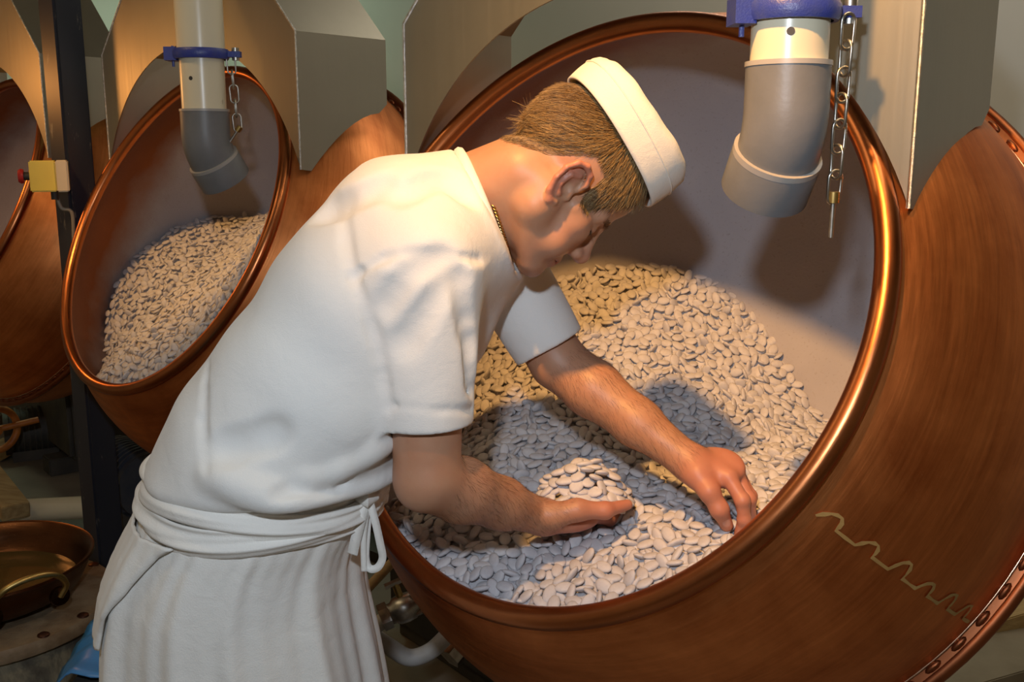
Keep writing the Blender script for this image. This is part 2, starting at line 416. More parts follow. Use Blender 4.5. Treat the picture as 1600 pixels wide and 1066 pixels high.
# drive stands carrying the pans from behind
def stand(c, label):
    b = c - PN * (SF + AB); foot = b - PN * 0.30 - PH * 0.0
    t = thing('drive_stand', label, 'machine stand', (foot[0], foot[1], 0), 'drive stands behind the pans')
    off = np.array([foot[0], foot[1], 0])
    link('shaft', MB().tube([b + PN * 0.03 - off, b - PN * 0.28 - off], 0.055, 20).mesh('shaft'), 'machine_dark', t)
    Rz = np.stack([PA, PH, [0, 0, 1]], 1)
    link('gearbox', MB().box(foot - off - np.array([0, 0, 0.02]), (0.36, 0.30, 0.34), Rz).mesh('gearbox', False), 'machine_blue', t)
    link('pedestal', MB().box((0, 0, (foot[2] - 0.18) / 2), (0.30, 0.26, foot[2] - 0.18), Rz).mesh('pedestal', False), 'machine_dark', t)
    link('base_plate', MB().box((0, 0, 0.02), (0.6, 0.5, 0.04), Rz).mesh('base_plate', False), 'machine_dark', t)
stand(C1, 'dark drive stand behind the largest pan'); stand(C2, 'dark drive stand behind the middle pan'); stand(C3, 'dark drive stand behind the leftmost pan')

# ------------------------------------------------------------------ stainless hoods
def make_hood(c, wd, zc, r, zch, label):
    t = thing('extraction_hood', label, 'hood', c, 'stainless hoods over the pans')
    o0, o1 = -0.10, -0.405; th = 0.004
    P = lambda e, z, o: PA * e + PH * o + np.array([0, 0, z])
    tip = zc + math.sqrt(r * r - wd * wd); ztop = zch + 0.42; etop = wd - 0.40
    poly = [(-wd, tip), (-wd, zch), (-etop, ztop), (etop, ztop), (wd, zch), (wd, tip)]
    a0 = math.atan2(tip - zc, wd)
    arch = [(r * math.cos(a), zc + r * math.sin(a)) for a in np.linspace(a0, math.pi - a0, 49)][1:-1]
    link('front_panel', MB().prism([P(e, z, o0) for e, z in poly + arch], -PH * th).mesh('front_panel', True, 20), 'stainless', t)
    for sgn in (1, -1):
        # side panel, its lower edge cut to clear the pan body
        pts = [(o0, tip), (o0 - 0.035, tip - 0.004)]
        for k in np.linspace(0, 1, 9)[1:]:
            pts.append((o0 - 0.035 + (o1 + 0.03 - o0 + 0.035) * k, tip - 0.004 + (0.275 + (zch - 0.47) - tip) * (1 - (1 - k) ** 1.7)))
        pts += [(o1, pts[-1][1] + 0.025), (o1, zch), (o0, zch)]
        link('side_panel', MB().prism([P(sgn * wd, z, o) for o, z in pts], -PA * sgn * th).mesh('side_panel', True, 20), 'stainless', t)
        link('slope_panel', MB().prism([P(sgn * wd, zch, o0), P(sgn * wd, zch, o1), P(sgn * etop, ztop, o1), P(sgn * etop, ztop, o0)], -PA * sgn * th).mesh('slope_panel', False), 'stainless', t)
        link('weld_bead', MB().tube(bez([P(sgn * wd, tip, o0), P(sgn * wd, zch, o0), P(sgn * etop, ztop, o0)], 1), 0.0032, 8).mesh('weld_bead'), 'weld', t)
    link('top_duct', MB().box(P(0, (ztop + 3.3 - c[2]) / 2, (o0 + o1) / 2), (2 * etop, abs(o1 - o0), 3.3 - c[2] - ztop), np.stack([PA, PH, [0, 0, 1]], 1)).mesh('top_duct', False), 'stainless', t)
    return t
make_hood(C1, 0.490, -0.030, 0.525, 0.470, 'large steel hood arching over the rightmost pan')
make_hood(C2, 0.512, -0.030, 0.548, 0.515, 'steel hood over the middle pan, left of the man')
make_hood(C3, 0.512, -0.030, 0.548, 0.515, 'steel hood at the left edge behind the navy post')

# ------------------------------------------------------------------ air pipes with elbows
def make_pipe(base, rad, z_clamp, z_sock, bend, outdir, slen, label, branch=False, yawc=0.0):
    """vertical pipe whose axis passes through base (x, y); built top-down"""
    t = thing('air_pipe', label, 'air pipe', (base[0], base[1], z_sock), 'air pipes blowing into the pans')
    off = np.array([base[0], base[1], z_sock]); A = lambda z: np.array([base[0], base[1], z]) - off
    link('upper_pipe', MB().tube([A(z_clamp + 0.008), A(3.3)], rad * 1.07, 40).mesh('upper_pipe'), 'cream_pipe', t)
    lp = link('lower_pipe', MB().tube([A(z_sock - 0.03), A(z_clamp - 0.004)], rad, 40).mesh('lower_pipe'), 'cream_pipe', t)
    hd = nrm([-0.25, -1, 0]); hp = A(z_clamp - (z_clamp - z_sock) * 0.45) + hd * rad
    link('drilled_hole', MB().tube([hp - hd * 0.006, hp + hd * 0.0006], 0.005, 14).mesh('drilled_hole'), 'black_rubber', lp)
    o = np.asarray(outdir, float); o = nrm(o)
    # elbow: socket, bend, outlet collar
    p0 = A(z_sock); p1 = A(z_sock - bend)
    path = [p0, p0 - np.array([0, 0, bend * 0.5])]
    for k in np.linspace(0, 1, 9):
        d = nrm(np.array([0, 0, -1]) * (1 - k) + o * k)
        path.append(path[-1] + d * (bend * 0.5 / 5))
    el = link('elbow', MB().tube(path, rad * 1.10, 40).mesh('elbow'), 'pvc_grey', t)
    link('socket_lip', MB().tube([p0 + np.array([0, 0, 0.002]), p0 - np.array([0, 0, 0.004])], rad * 1.125, 40).mesh('socket_lip'), 'pvc_light', el)
    e = path[-1]
    link('collar', MB().tube([e - o * 0.012, e - o * 0.004, e + o * slen], [rad * 1.15, rad * 1.21, rad * 1.21], 40, cap=False).mesh('collar'), 'pvc_grey', el)
    link('collar_lip', MB().tube([e - o * 0.014 + 0 * o, e - o * 0.006], rad * 1.205, 40).mesh('collar_lip'), 'pvc_light', el)
    link('collar_bore', MB().tube([e + o * (slen - 0.004), e - o * 0.01], rad * 1.14, 40, cap=False).mesh('collar_bore'), 'black_rubber', el)
    # blue clamp: split ring, latch block and hinge lug
    cl = link('clamp_ring', MB().lathe([(rad * 1.08, -0.012), (rad * 1.20, -0.012), (rad * 1.26, -0.005), (rad * 1.26, 0.006), (rad * 1.20, 0.012), (rad * 1.08, 0.012)], 48, T=mat4(np.eye(3), A(z_clamp))).mesh('clamp_ring'), 'blue_paint', t)
    cx = np.array([math.cos(yawc), math.sin(yawc), 0])
    Rl = np.stack([cx, np.cross([0, 0, 1], cx), [0, 0, 1]], 1)
    link('latch_block', MB().box(A(z_clamp) - cx * rad * 1.30, (rad * 0.55, rad * 0.9, 0.032), Rl).mesh('latch_block', False), 'blue_paint', cl)
    link('latch_pin', MB().tube([A(z_clamp - 0.03) - cx * rad * 1.28, A(z_clamp + 0.02) - cx * rad * 1.28], 0.0035, 8).mesh('latch_pin'), 'blue_paint', cl)
    link('hinge_lug', MB().box(A(z_clamp) + cx * rad * 1.48, (rad * 0.62, 0.022, 0.014), Rl).mesh('hinge_lug', False), 'blue_paint', cl)
    link('hinge_bolt', MB().tube([A(z_clamp - 0.014) + cx * rad * 1.55, A(z_clamp + 0.016) + cx * rad * 1.55], 0.009, 12).mesh('hinge_bolt'), 'zinc', cl)
    if branch:
        link('branch', MB().tube([A(z_clamp + 0.19), A(z_clamp + 0.42) + np.array([-0.13, 0, 0])], [rad * 0.95, rad * 1.05], 32).mesh('branch'), 'cream_pipe', t)
    return A(z_clamp) + off + cx * rad * 1.66
def make_chain(top, bottom, n, ll, label, pin, pinlen):
    t = thing('chain', label, 'chain', bottom, 'safety chains on the pipe clamps')
    top, bottom = np.asarray(top), np.asarray(bottom); d = nrm(top - bottom); W = ll * 0.23
    pitch = np.linalg.norm(top - bottom) / n; wr = 0.0022 if ll > 0.03 else 0.002
    loop = []
    for a in np.linspace(0, 2 * math.pi, 20, endpoint=False):
        loop.append((W * math.cos(a), 0, (ll / 2 - W) * (1 if math.sin(a) >= 0 else -1) + W * math.sin(a)))
    me = MB().tube(loop, wr, 6, closed=True).mesh('link', True, None)
    for i in range(n):
        c = (i + 0.5) * pitch * d
        R = frame(d, [math.cos(i * math.pi / 2 + 0.4), math.sin(i * math.pi / 2 + 0.4), 0.0])
        o = link('link', me, 'zinc', t, c); o.rotation_mode = 'QUATERNION'; o.rotation_quaternion = quat(R)
    pin = nrm(pin)
    link('pin_eye', MB().tube([-pin * 0.010, pin * 0.004], 0.0075, 12).mesh('pin_eye'), 'brass', t)
    link('pin', MB().tube([np.zeros(3), pin * pinlen], 0.0036, 10).mesh('pin'), 'zinc' if pinlen > 0.04 else 'brass', t)
Y1 = 1.29
b1 = Q(1234, 60, Y1)
zc1, zs1 = Q(1236, 19, Y1)[2], Q(1234, 99, Y1)[2]
lug = make_pipe(b1, 0.0478, zc1, zs1, 0.090, (-0.12, 0.55, -0.83), 0.047, 'cream and grey elbow pipe hanging before the largest pan', yawc=0.05)
make_chain(Q(1326, 28, Y1 - 0.01), Q(1302, 312, Y1 + 0.01), 7, 0.043, 'long steel chain with pin hanging over the largest pan', (0, 0.02, -1), 0.049)
Y2 = 2.55
b2 = Q(317, 130, Y2)
make_pipe(b2, 0.054, Q(317, 85, Y2)[2], Q(317, 172, Y2)[2], 0.098, (0.34, 0.42, -0.84), 0.050, 'cream and grey elbow pipe hanging before the middle pan', True, 0.05)
make_chain(Q(360, 90, Y2), Q(372, 203, Y2), 5, 0.045, 'short chain with brass pin beside the middle pipe', (-0.55, 0.0, -0.75), 0.06)

# ------------------------------------------------------------------ navy post, control box
pb = Q(112, 233, 3.36); post = thing('steel_post', 'navy painted steel post with scuffed edges left of the middle pan', 'post', (pb[0], pb[1], 0))
Rp = np.stack([nrm([0.80, -0.60, 0]), nrm([0.60, 0.80, 0]), [0, 0, 1]], 1)
bm = bmesh.new(); bmesh.ops.create_cube(bm, size=1.0)
bmesh.ops.scale(bm, vec=(0.098, 0.098, 3.3), verts=bm.verts); bmesh.ops.bevel(bm, geom=list(bm.edges), offset=0.008, segments=2, affect='EDGES')
bmesh.ops.transform(bm, matrix=Matrix.Translation((0, 0, 1.65)) @ Matrix(Rp.tolist()).to_4x4(), verts=bm.verts)
me = bpy.data.meshes.new('column'); bm.to_mesh(me); bm.free(); link('column', me, 'post_paint', post)
link('foot_plate', MB().box((0, 0, 0.008), (0.22, 0.22, 0.016), Rp).mesh('foot_plate', False), 'post_paint', post)
cb = Q(78, 275, 3.24); bx = thing('stop_switch_box', 'yellow emergency stop box with red button on the navy post', 'switch box', cb)
Rb = np.stack([nrm([0.93, 0.36, 0]), nrm([-0.36, 0.93, 0]), [0, 0, 1]], 1)
def rbox(c, size, R, bev=0.004):
    bm = bmesh.new(); bmesh.ops.create_cube(bm, size=1.0); bmesh.ops.scale(bm, vec=size, verts=bm.verts)
    bmesh.ops.bevel(bm, geom=list(bm.edges), offset=bev, segments=2, affect='EDGES')
    bmesh.ops.transform(bm, matrix=Matrix.Translation(tuple(c)) @ Matrix(np.asarray(R).tolist()).to_4x4(), verts=bm.verts)
    me = bpy.data.meshes.new('box'); bm.to_mesh(me); bm.free(); return me
link('cover', rbox(-Rb[:, 0] * 0.018, (0.078, 0.085, 0.098), Rb), 'yellow_plastic', bx)
link('housing', rbox(Rb[:, 0] * 0.038, (0.036, 0.085, 0.100), Rb), 'pale_plastic', bx)
link('button_stem', MB().tube([-Rb[:, 0] * 0.055, -Rb[:, 0] * 0.080], 0.013, 16).mesh('s'), 'black_rubber', bx)
link('button', MB().tube([-Rb[:, 0] * 0.076, -Rb[:, 0] * 0.084, -Rb[:, 0] * 0.092], [0.022, 0.024, 0.019], 20).mesh('b'), 'red_plastic', bx)
link('cable_gland', MB().tube([(0.01, 0, -0.048), (0.01, 0, -0.075)], 0.011, 12).mesh('g'), 'black_rubber', bx)
cp = bez([Q(88, 304, 3.27), Q(96, 325, 3.27), Q(112, 332, 3.28), Q(115, 370, 3.285), Q(116, 430, 3.285)], 10)
link('cable', MB().tube([p - cp[0] for p in cp], 0.006, 8).mesh('cable'), 'grey_cable', None, cp[0], 'grey cable running down the navy post from the switch box', 'cable')

# ------------------------------------------------------------------ drum and syrup bowl (lower left)
dc = np.array([-1.285, 2.27]); DZ = 0.41
dr = thing('drum', 'scuffed paint-spattered metal drum at lower left carrying a bowl', 'drum', (dc[0], dc[1], 0))
link('body', MB().lathe([(0.262, 0.0), (0.268, 0.01), (0.268, 0.13), (0.275, 0.14), (0.275, 0.155), (0.268, 0.165), (0.268, DZ - 0.03)], 64, cap0=True).mesh('body'), 'drum_paint', dr)
link('lid', MB().lathe([(0.268, DZ - 0.036), (0.292, DZ - 0.034), (0.296, DZ - 0.016), (0.290, DZ - 0.002), (0.27, DZ), (0.001, DZ)], 64).mesh('lid'), 'drum_rim', dr)
for i in range(16):
    a = 2 * math.pi * (i + 0.3) / 16
    link('stud', MB().lathe([(0.014, 0.0), (0.013, 0.004), (0.008, 0.007)], 12, cap1=True).mesh('stud'), 'copper_dark', dr, (0.277 * math.cos(a), 0.277 * math.sin(a), DZ - 0.002))
bw = thing('copper_bowl', 'dark copper bowl of syrup with a loop handle on the drum', 'bowl', (dc[0], dc[1], DZ))
BR = 0.245
pf = [(0.001, 0.004), (0.10, 0.004), (0.17, 0.012), (0.215, 0.035), (0.236, 0.075), (BR, 0.10), (BR + 0.008, 0.106), (BR + 0.006, 0.112), (BR - 0.004, 0.108), (0.228, 0.076), (0.207, 0.04), (0.165, 0.018), (0.001, 0.010)]
copper('bowl_copper', (0.15, 0.062, 0.028), (0.05, 0.02, 0.01), 0.32)
link('basin', MB().lathe(pf, 72).mesh('basin', True, 50), 'bowl_copper', bw)
link('syrup', MB().lathe([(0.001, 0.042), (0.200, 0.042), (0.208, 0.043)], 64).mesh('syrup'), 'syrup', bw)
ha = math.radians(-42); hd_ = np.array([math.cos(ha), math.sin(ha), 0]); ht = np.array([-hd_[1], hd_[0], 0])
hc = hd_ * (BR + 0.004) + np.array([0, 0, 0.085])
hpts = [hc - ht * 0.075 + np.array([0, 0, -0.02]), hc - ht * 0.085 + hd_ * 0.012 + np.array([0, 0, 0.012]), hc - ht * 0.055 + hd_ * 0.03 + np.array([0, 0, 0.05]), hc + hd_ * 0.036 + np.array([0, 0, 0.062]), hc + ht * 0.055 + hd_ * 0.03 + np.array([0, 0, 0.05]), hc + ht * 0.085 + hd_ * 0.012 + np.array([0, 0, 0.012]), hc + ht * 0.075 + np.array([0, 0, -0.02])]
link('handle', MB().tube(bez(hpts, 8), 0.0075, 10).mesh('handle'), 'brass', bw)
for k in (-1, 1):
    link('handle_plate', MB().lathe([(0.0, 0.008), (0.022, 0.007), (0.024, 0.0)][::-1], 16, T=mat4(frame(hd_), hc + ht * 0.075 * k + np.array([0, 0, -0.02]) - hd_ * 0.006)).mesh('handle_plate'), 'bowl_copper', bw)

# ------------------------------------------------------------------ floor clutter behind and below the pans
def rod(name, pts, r, m, label, cat, n=16):
    p0 = np.array(pts[0], float)
    return link(name, MB().tube([np.asarray(p) - p0 for p in pts], r, n).mesh(name), m, None, p0, label, cat)
rod('drain_pipe', [Q(28, 798, 3.75), Q(175, 791, 3.75)], 0.045, 'cream_pipe', 'cream plastic pipe lying on the floor behind the drum', 'pipe', 24)
bq = Q(-30, 715, 4.2)
def plank(name, a, b, wdt, th, m, label, cat):
    a, b = np.asarray(a), np.asarray(b); d = b - a; R = np.stack([nrm(d), nrm(np.cross([0, 0, 1], d)), np.cross(nrm(d), nrm(np.cross([0, 0, 1], d)))], 1)
    return link(name, rbox((0, 0, 0), (np.linalg.norm(d), wdt, th), R, 0.003), m, None, (a + b) / 2, label, cat)
plank('floor_beam', Q(-60, 690, 4.1), Q(25, 800, 3.6), 0.10, 0.06, 'pale_wood', 'pale beam slanting at the left edge toward the cream pipe', 'beam')
plank('floor_board', Q(-120, 770, 4.5), Q(25, 690, 4.75), 0.16, 0.05, 'pale_wood', 'pale board on the floor below the orange wheel', 'board')
wc = Q(-8, 672, 4.2); wt = thing('hand_wheel', 'orange hand wheel at the left edge under the pan', 'hand wheel', wc)
wx = nrm([0.75, -0.66, 0]); wr_ = [wx * 0.0 + np.array([0, 0, 1]) * 0.095 * math.sin(a) + nrm([0.66, 0.75, 0]) * 0.095 * math.cos(a) for a in np.linspace(0, 2 * math.pi, 32, endpoint=False)]
link('wheel_rim', MB().tube(wr_, 0.016, 10, closed=True).mesh('wheel_rim', True, None), 'orange_paint', wt)
for k in range(3):
    a = 2 * math.pi * k / 3; q = np.array([0, 0, 1]) * 0.09 * math.sin(a) + nrm([0.66, 0.75, 0]) * 0.09 * math.cos(a)
    link('spoke', MB().tube([q * 0.15, q], 0.010, 8).mesh('spoke'), 'orange_paint', wt)
link('hub', MB().tube([-wx * 0.02, wx * 0.03], 0.022, 14).mesh('hub'), 'orange_paint', wt)
link('axle', MB().tube([np.zeros(3), Q(60, 656, 4.3) - wc], 0.014, 10).mesh('axle'), 'orange_paint', wt)
# low motor and dark frame under the pans
def machine(px, py, Y, size, m, label, yaw=-0.7):
    p = Q(px, py, Y); R = np.array([[math.cos(yaw), -math.sin(yaw), 0], [math.sin(yaw), math.cos(yaw), 0], [0, 0, 1]])
    t = thing('gear_motor', label, 'motor', (p[0], p[1], 0))
    hz = p[2]
    link('motor_body', MB().tube([R @ np.array([-size / 2, 0, 0]) + [0, 0, hz], R @ np.array([size / 2, 0, 0]) + [0, 0, hz]], size * 0.42, 28).mesh('motor_body'), m, t)
    for k in range(9):
        x = -size * 0.4 + k * size * 0.1
        link('cooling_fin', MB().tube([R @ np.array([x, 0, 0]) + [0, 0, hz], R @ np.array([x + size * 0.03, 0, 0]) + [0, 0, hz]], size * 0.46, 28).mesh('cooling_fin'), m, t)
    link('fan_cover', MB().tube([R @ np.array([size / 2, 0, 0]) + [0, 0, hz], R @ np.array([size * 0.66, 0, 0]) + [0, 0, hz]], [size * 0.44, size * 0.36], 28).mesh('fan_cover'), m, t)
    link('mount', MB().box((0, 0, (hz - size * 0.3) / 2), (size * 0.8, size * 0.7, max(0.05, hz - size * 0.3)), R).mesh('mount', False), 'machine_dark', t)
machine(205, 745, 3.7, 0.30, 'machine_blue', 'dark finned motor behind the navy post', 2.4)
machine(52, 672, 4.75, 0.26, 'machine_dark', 'dark motor on the floor under the leftmost pan', 0.5)
mf = thing('drive_machine', 'dark low machine behind the post, under the left pans', 'machine', (-2.30, 5.0, 0))
Rm = np.stack([ROW, np.cross([0, 0, 1], ROW), [0, 0, 1]], 1)
link('housing', rbox((0, 0, 0.33), (1.3, 0.35, 0.50), Rm, 0.02), 'machine_dark', mf)
for k in (-1, 1):
    link('skid', rbox(Rm @ np.array([0.5 * k, 0, 0.04]), (0.12, 0.5, 0.08), Rm, 0.005), 'machine_dark', mf)
cb_ = thing('machine_cabinet', 'dark machine cabinet in the shadow under the largest pan', 'cabinet', (0.0, 2.70, 0))
link('cabinet_body', rbox((0, 0, 0.33), (0.80, 0.34, 0.56), Rm, 0.012), 'black_rubber', cb_)
link('plinth', rbox((0, 0, 0.025), (0.75, 0.30, 0.05), Rm, 0.004), 'machine_dark', cb_)
plank('concrete_plinth', Q(1440, 1090, 2.35), Q(1650, 1030, 2.52), 0.22, 0.16, 'concrete', 'pale concrete plinth on the floor at lower right', 'plinth')
plank('wooden_beam', Q(1490, 1000, 2.55), Q(1620, 960, 2.62), 0.10, 0.10, 'pale_wood', 'dark yellow timber behind the concrete plinth at lower right', 'beam')
# valves and hose between the man and the largest pan
hp = bez([Q(570, 985, 2.25), Q(610, 1012, 2.25), Q(640, 1028, 2.25), Q(672, 1018, 2.27), Q(700, 992, 2.3), Q(716, 976, 2.32)], 8)
rod('white_hose', hp, 0.021, 'white_hose', 'white curved hose under the left side of the largest pan', 'hose', 18)
def valve(c, d, label, red=False):
    c = np.asarray(c); d = nrm(d); t = thing('pipe_valve', label, 'valve', c); R = frame(d, [0, 0, 1])
    link('valve_body', MB().lathe([(0.022, -0.06), (0.026, -0.055), (0.026, -0.03), (0.034, -0.02), (0.036, 0.0), (0.034, 0.02), (0.026, 0.03), (0.026, 0.055), (0.022, 0.06)], 20, True, True, mat4(R, np.zeros(3))).mesh('valve_body'), 'zinc', t)
    for k in (-0.05, 0.05):
        link('nut', MB().tube([d * (k - 0.012), d * (k + 0.012)], 0.033, 6).mesh('nut', False), 'zinc', t)
    link('stem', MB().tube([R[:, 0] * 0.02, R[:, 0] * 0.07], 0.009, 10).mesh('stem'), 'brass', t)
    link('lever', MB().box(R[:, 0] * 0.072 + d * 0.03, (0.008, 0.016, 0.11), R).mesh('lever', False), 'red_plastic' if red else 'zinc', t)
    for k in range(4):
        a = k * math.pi / 2 + 0.5
        link('bolt', MB().tube([d * 0.02 + R[:, 0] * 0.03 * math.cos(a) + R[:, 1] * 0.03 * math.sin(a), d * 0.035 + R[:, 0] * 0.03 * math.cos(a) + R[:, 1] * 0.03 * math.sin(a)], 0.006, 6).mesh('bolt', False), 'zinc', t)
valve(Q(632, 950, 2.25), (1, 0.3, 0.35), 'upper grey pipe valve below the man\'s apron ties')
valve(Q(726, 1000, 2.35), (0.6, 0.6, 0.5), 'lower brassy pipe valve at the end of the white hose', True)
rod('grey_feed_pipe', [Q(575, 985, 2.22), Q(620, 957, 2.245)], 0.02, 'white_hose', 'short grey feed pipe leading into the upper valve', 'pipe')
rod('wooden_handle', [Q(560, 935, 2.05), Q(640, 850, 2.15)], 0.011, 'pale_wood', 'wooden tool handle leaning beside the apron ties', 'tool handle')
rod('red_knob_rod', [Q(644, 905, 2.3), Q(662, 930, 2.3)], 0.012, 'red_plastic', 'small red lever grip between the valve and the pan', 'lever')
# blue plastic sheet on a low bin behind the man's legs
bn = thing('storage_bin', 'low grey bin behind the man under the blue sheet', 'bin', (-0.60, 1.98, 0))
bp = Q(360, 1000, 1.95)
link('bin_body', MB().box((0, 0, 0.22), (0.52, 0.30, 0.44)).mesh('bin_body', False), 'machine_dark', bn)
link('bin_lid', MB().box((0, 0, 0.448), (0.55, 0.33, 0.016)).mesh('bin_lid', False), 'machine_dark', bn)
V = []; Fc = []; nx, ny = 40, 14
for j in range(ny + 1):
    for i in range(nx + 1):
        u = i / nx; v = j / ny
        x = -0.29 + 0.62 * u; y = -0.19 + 0.36 * v
        z = 0.472 + 0.006 * math.sin(9 * u + 3 * v) + 0.004 * math.sin(23 * v + 5 * u)
        if u < 0.12: z -= 0.8 * (0.12 - u) ** 1.3 * (0.4 + 1.2 * (1 - v)); 
        if u > 0.88: z -= 0.3 * (u - 0.88)
        if u < 0.2: y += 0.25 * (0.2 - u) * (0.5 - v) * 2
        V.append((x, y, z))
for j in range(ny):
    for i in range(nx): a = j * (nx + 1) + i; Fc.append((a, a + 1, a + nx + 2, a + nx + 1))
sh = link('plastic_sheet', mesh('plastic_sheet', V, Fc), 'blue_plastic', None, (-0.66, 1.98, 0), 'bright blue plastic sheet poking out behind the apron', 'plastic sheet')
md = sh.modifiers.new('t', 'SOLIDIFY'); md.thickness = 0.002

# ------------------------------------------------------------------ sweets
def lens(name, L, W, H, n=12, m=6):
    V = [(0, 0, H / 2)]; Fc = []
    for j in range(1, m):
        a = math.pi * j / m
        rr = math.sin(a) ** 0.8; zz = math.cos(a)
        for k in range(n):
            b = 2 * math.pi * k / n; V.append((L / 2 * rr * math.cos(b), W / 2 * rr * math.sin(b), H / 2 * zz * (1.0 if True else 0)))
    V.append((0, 0, -H / 2))
    for k in range(n): Fc.append((0, 1 + k, 1 + (k + 1) % n))
    for j in range(m - 2):
        for k in range(n): a = 1 + j * n; Fc.append((a + k, a + n + k, a + n + (k + 1) % n, a + (k + 1) % n))
    l = len(V) - 1
    for k in range(n): Fc.append((l - n + (k + 1) % n, l - n + k, l))
    return np.array(V), Fc
LV, LF = lens('c', 0.0310, 0.0212, 0.0086)
CANDY = []
for sx, sy, sz in ((1, 1, 1), (0.92, 1.05, 0.95), (1.08, 0.95, 1.05), (1.0, 0.9, 1.1)):
    me = mesh('candy', LV * np.array([sx, sy, sz]), LF); me.materials.append(M['sugar_candy']); CANDY.append(me)
def hit_wall(c, px, py, off=0.012):
    d = nrm(ray(px, py)); t = np.linspace(.5, 6, 6000); P = CAM + t[:, None] * d
    s = -(P - c) @ PN; q = P - c + s[:, None] * PN; r = np.linalg.norm(q, axis=1)
    k = np.nonzero((s > 0) & (s < SF + AB) & (r < prof(s) - off))[0]; i = k[0]
    while i + 1 in k: i += 1
    return P[i]
def rim_pt(c, px, py, s=0.03):
    d = ray(px, py); t = ((c - s * PN - CAM) @ PN) / (d @ PN); return CAM + t * d
def wall_mark(pts, r, name, closed=False):
    me = MB().tube(pts, r, 6, closed=closed).mesh(name, True, None); o = link(name, me, 'sugar_stain', None); return o
simple('sugar_stain', (0.20, 0.18, 0.18), (0.26, 0.23, 0.22), 0.7)
PAN1 = bpy.data.objects['copper_pan']; PINV = lambda p: PR.T @ (np.asarray(p) - C1)
for (px, py, rr) in ((1096, 410, 0.013), (1124, 393, 0.013), (1266, 521, 0.017), (1180, 372, 0.010)):
    c = hit_wall(C1, px, py, 0.0135); e1 = nrm(hit_wall(C1, px + 8, py, 0.0135) - c); e2 = hit_wall(C1, px, py + 8, 0.0135) - c; e2 = nrm(e2 - e1 * (e2 @ e1))
    P = [PINV(c + rr * (math.cos(a) * e1 + math.sin(a) * e2)) for a in np.linspace(0, 2 * math.pi, 28, endpoint=False)]
    o = wall_mark(P, 0.0009, 'stain_ring', True); o.parent = PAN1
P = [PINV(hit_wall(C1, px, py, 0.0135)) for px, py in ((1092, 432), (1130, 410), (1165, 394), (1210, 382), (1260, 376), (1310, 376), (1355, 384))]
o = wall_mark(bez(P, 6), 0.0011, 'stain_line'); o.parent = PAN1
class Bed:
    """heap surface: depth below the rim plane as a thin-plate spline over the rim plane"""
    def __init__(s, c, pts):
        s.c = c; L = (np.array(pts) - c) @ PR; s.X = L[:, :2]; S = -L[:, 2]; n = len(S)
        K = s.phi(s.X, s.X) + np.eye(n) * 1e-4; Pm = np.c_[np.ones(n), s.X]
        A = np.block([[K, Pm], [Pm.T, np.zeros((3, 3))]]); s.w = np.linalg.solve(A, np.r_[S, np.zeros(3)])
    def phi(s, A, B):
        d = np.sqrt(((A[:, None] - B[None]) ** 2).sum(-1)) + 1e-9; return d * d * np.log(d)
    def depth(s, xy):
        xy = np.atleast_2d(xy); n = len(s.X); return s.phi(xy, s.X) @ s.w[:n] + np.c_[np.ones(len(xy)), xy] @ s.w[n:]
    def world(s, xy, lift=0.0):
        xy = np.atleast_2d(xy); d = s.depth(xy); return s.c + np.c_[xy, -d + lift] @ PR.T
    def at_pixel(s, px, py):
        d = nrm(ray(px, py)); t = np.linspace(.8, 6, 5200); P = CAM + t[:, None] * d; L = (P - s.c) @ PR
        m = (np.hypot(L[:, 0], L[:, 1]) < 0.68) & (L[:, 2] < -0.005)
        idx = np.nonzero(m)[0]
        g = -L[idx, 2] - s.depth(L[idx, :2])
        k = np.nonzero(g > 0)[0]
        return P[idx[k[0]]] if len(k) else None
def rim_arc(c, a0, a1, n, s=0.03, r=0.486):
    return [c + PR @ np.array([r * math.cos(math.radians(a)), r * math.sin(math.radians(a)), -s]) for a in np.linspace(a0, a1, n)]
def rim_a(c, a, sd, r=0.487):
    return c + PR @ np.array([r * math.cos(math.radians(a)), r * math.sin(math.radians(a)), -sd])
bed1 = Bed(C1, [hit_wall(C1, *q) for q in ((900, 425), (970, 412), (1040, 413), (1120, 440), (1200, 510), (1255, 585), (1300, 650), (840, 445), (790, 490), (735, 560), (690, 640), (655, 740))]
           + [rim_a(C1, -125, 0.10), rim_a(C1, -112, 0.05), rim_a(C1, -100, 0.035), rim_a(C1, -85, 0.03), rim_a(C1, -70, 0.035), rim_a(C1, -55, 0.07), rim_a(C1, -42, 0.13), rim_a(C1, -30, 0.22), Q(1130, 832, 1.44), Q(1080, 760, 1.63)])
bed2 = Bed(C2, [hit_wall(C2, *q) for q in ((160, 560), (160, 515), (168, 475), (210, 402), (250, 368), (290, 346), (350, 336), (415, 333))] + [rim_pt(C2, *q, s=0.035) for q in ((170, 590), (200, 596), (250, 578), (300, 535), (350, 480), (400, 400), (425, 345))])
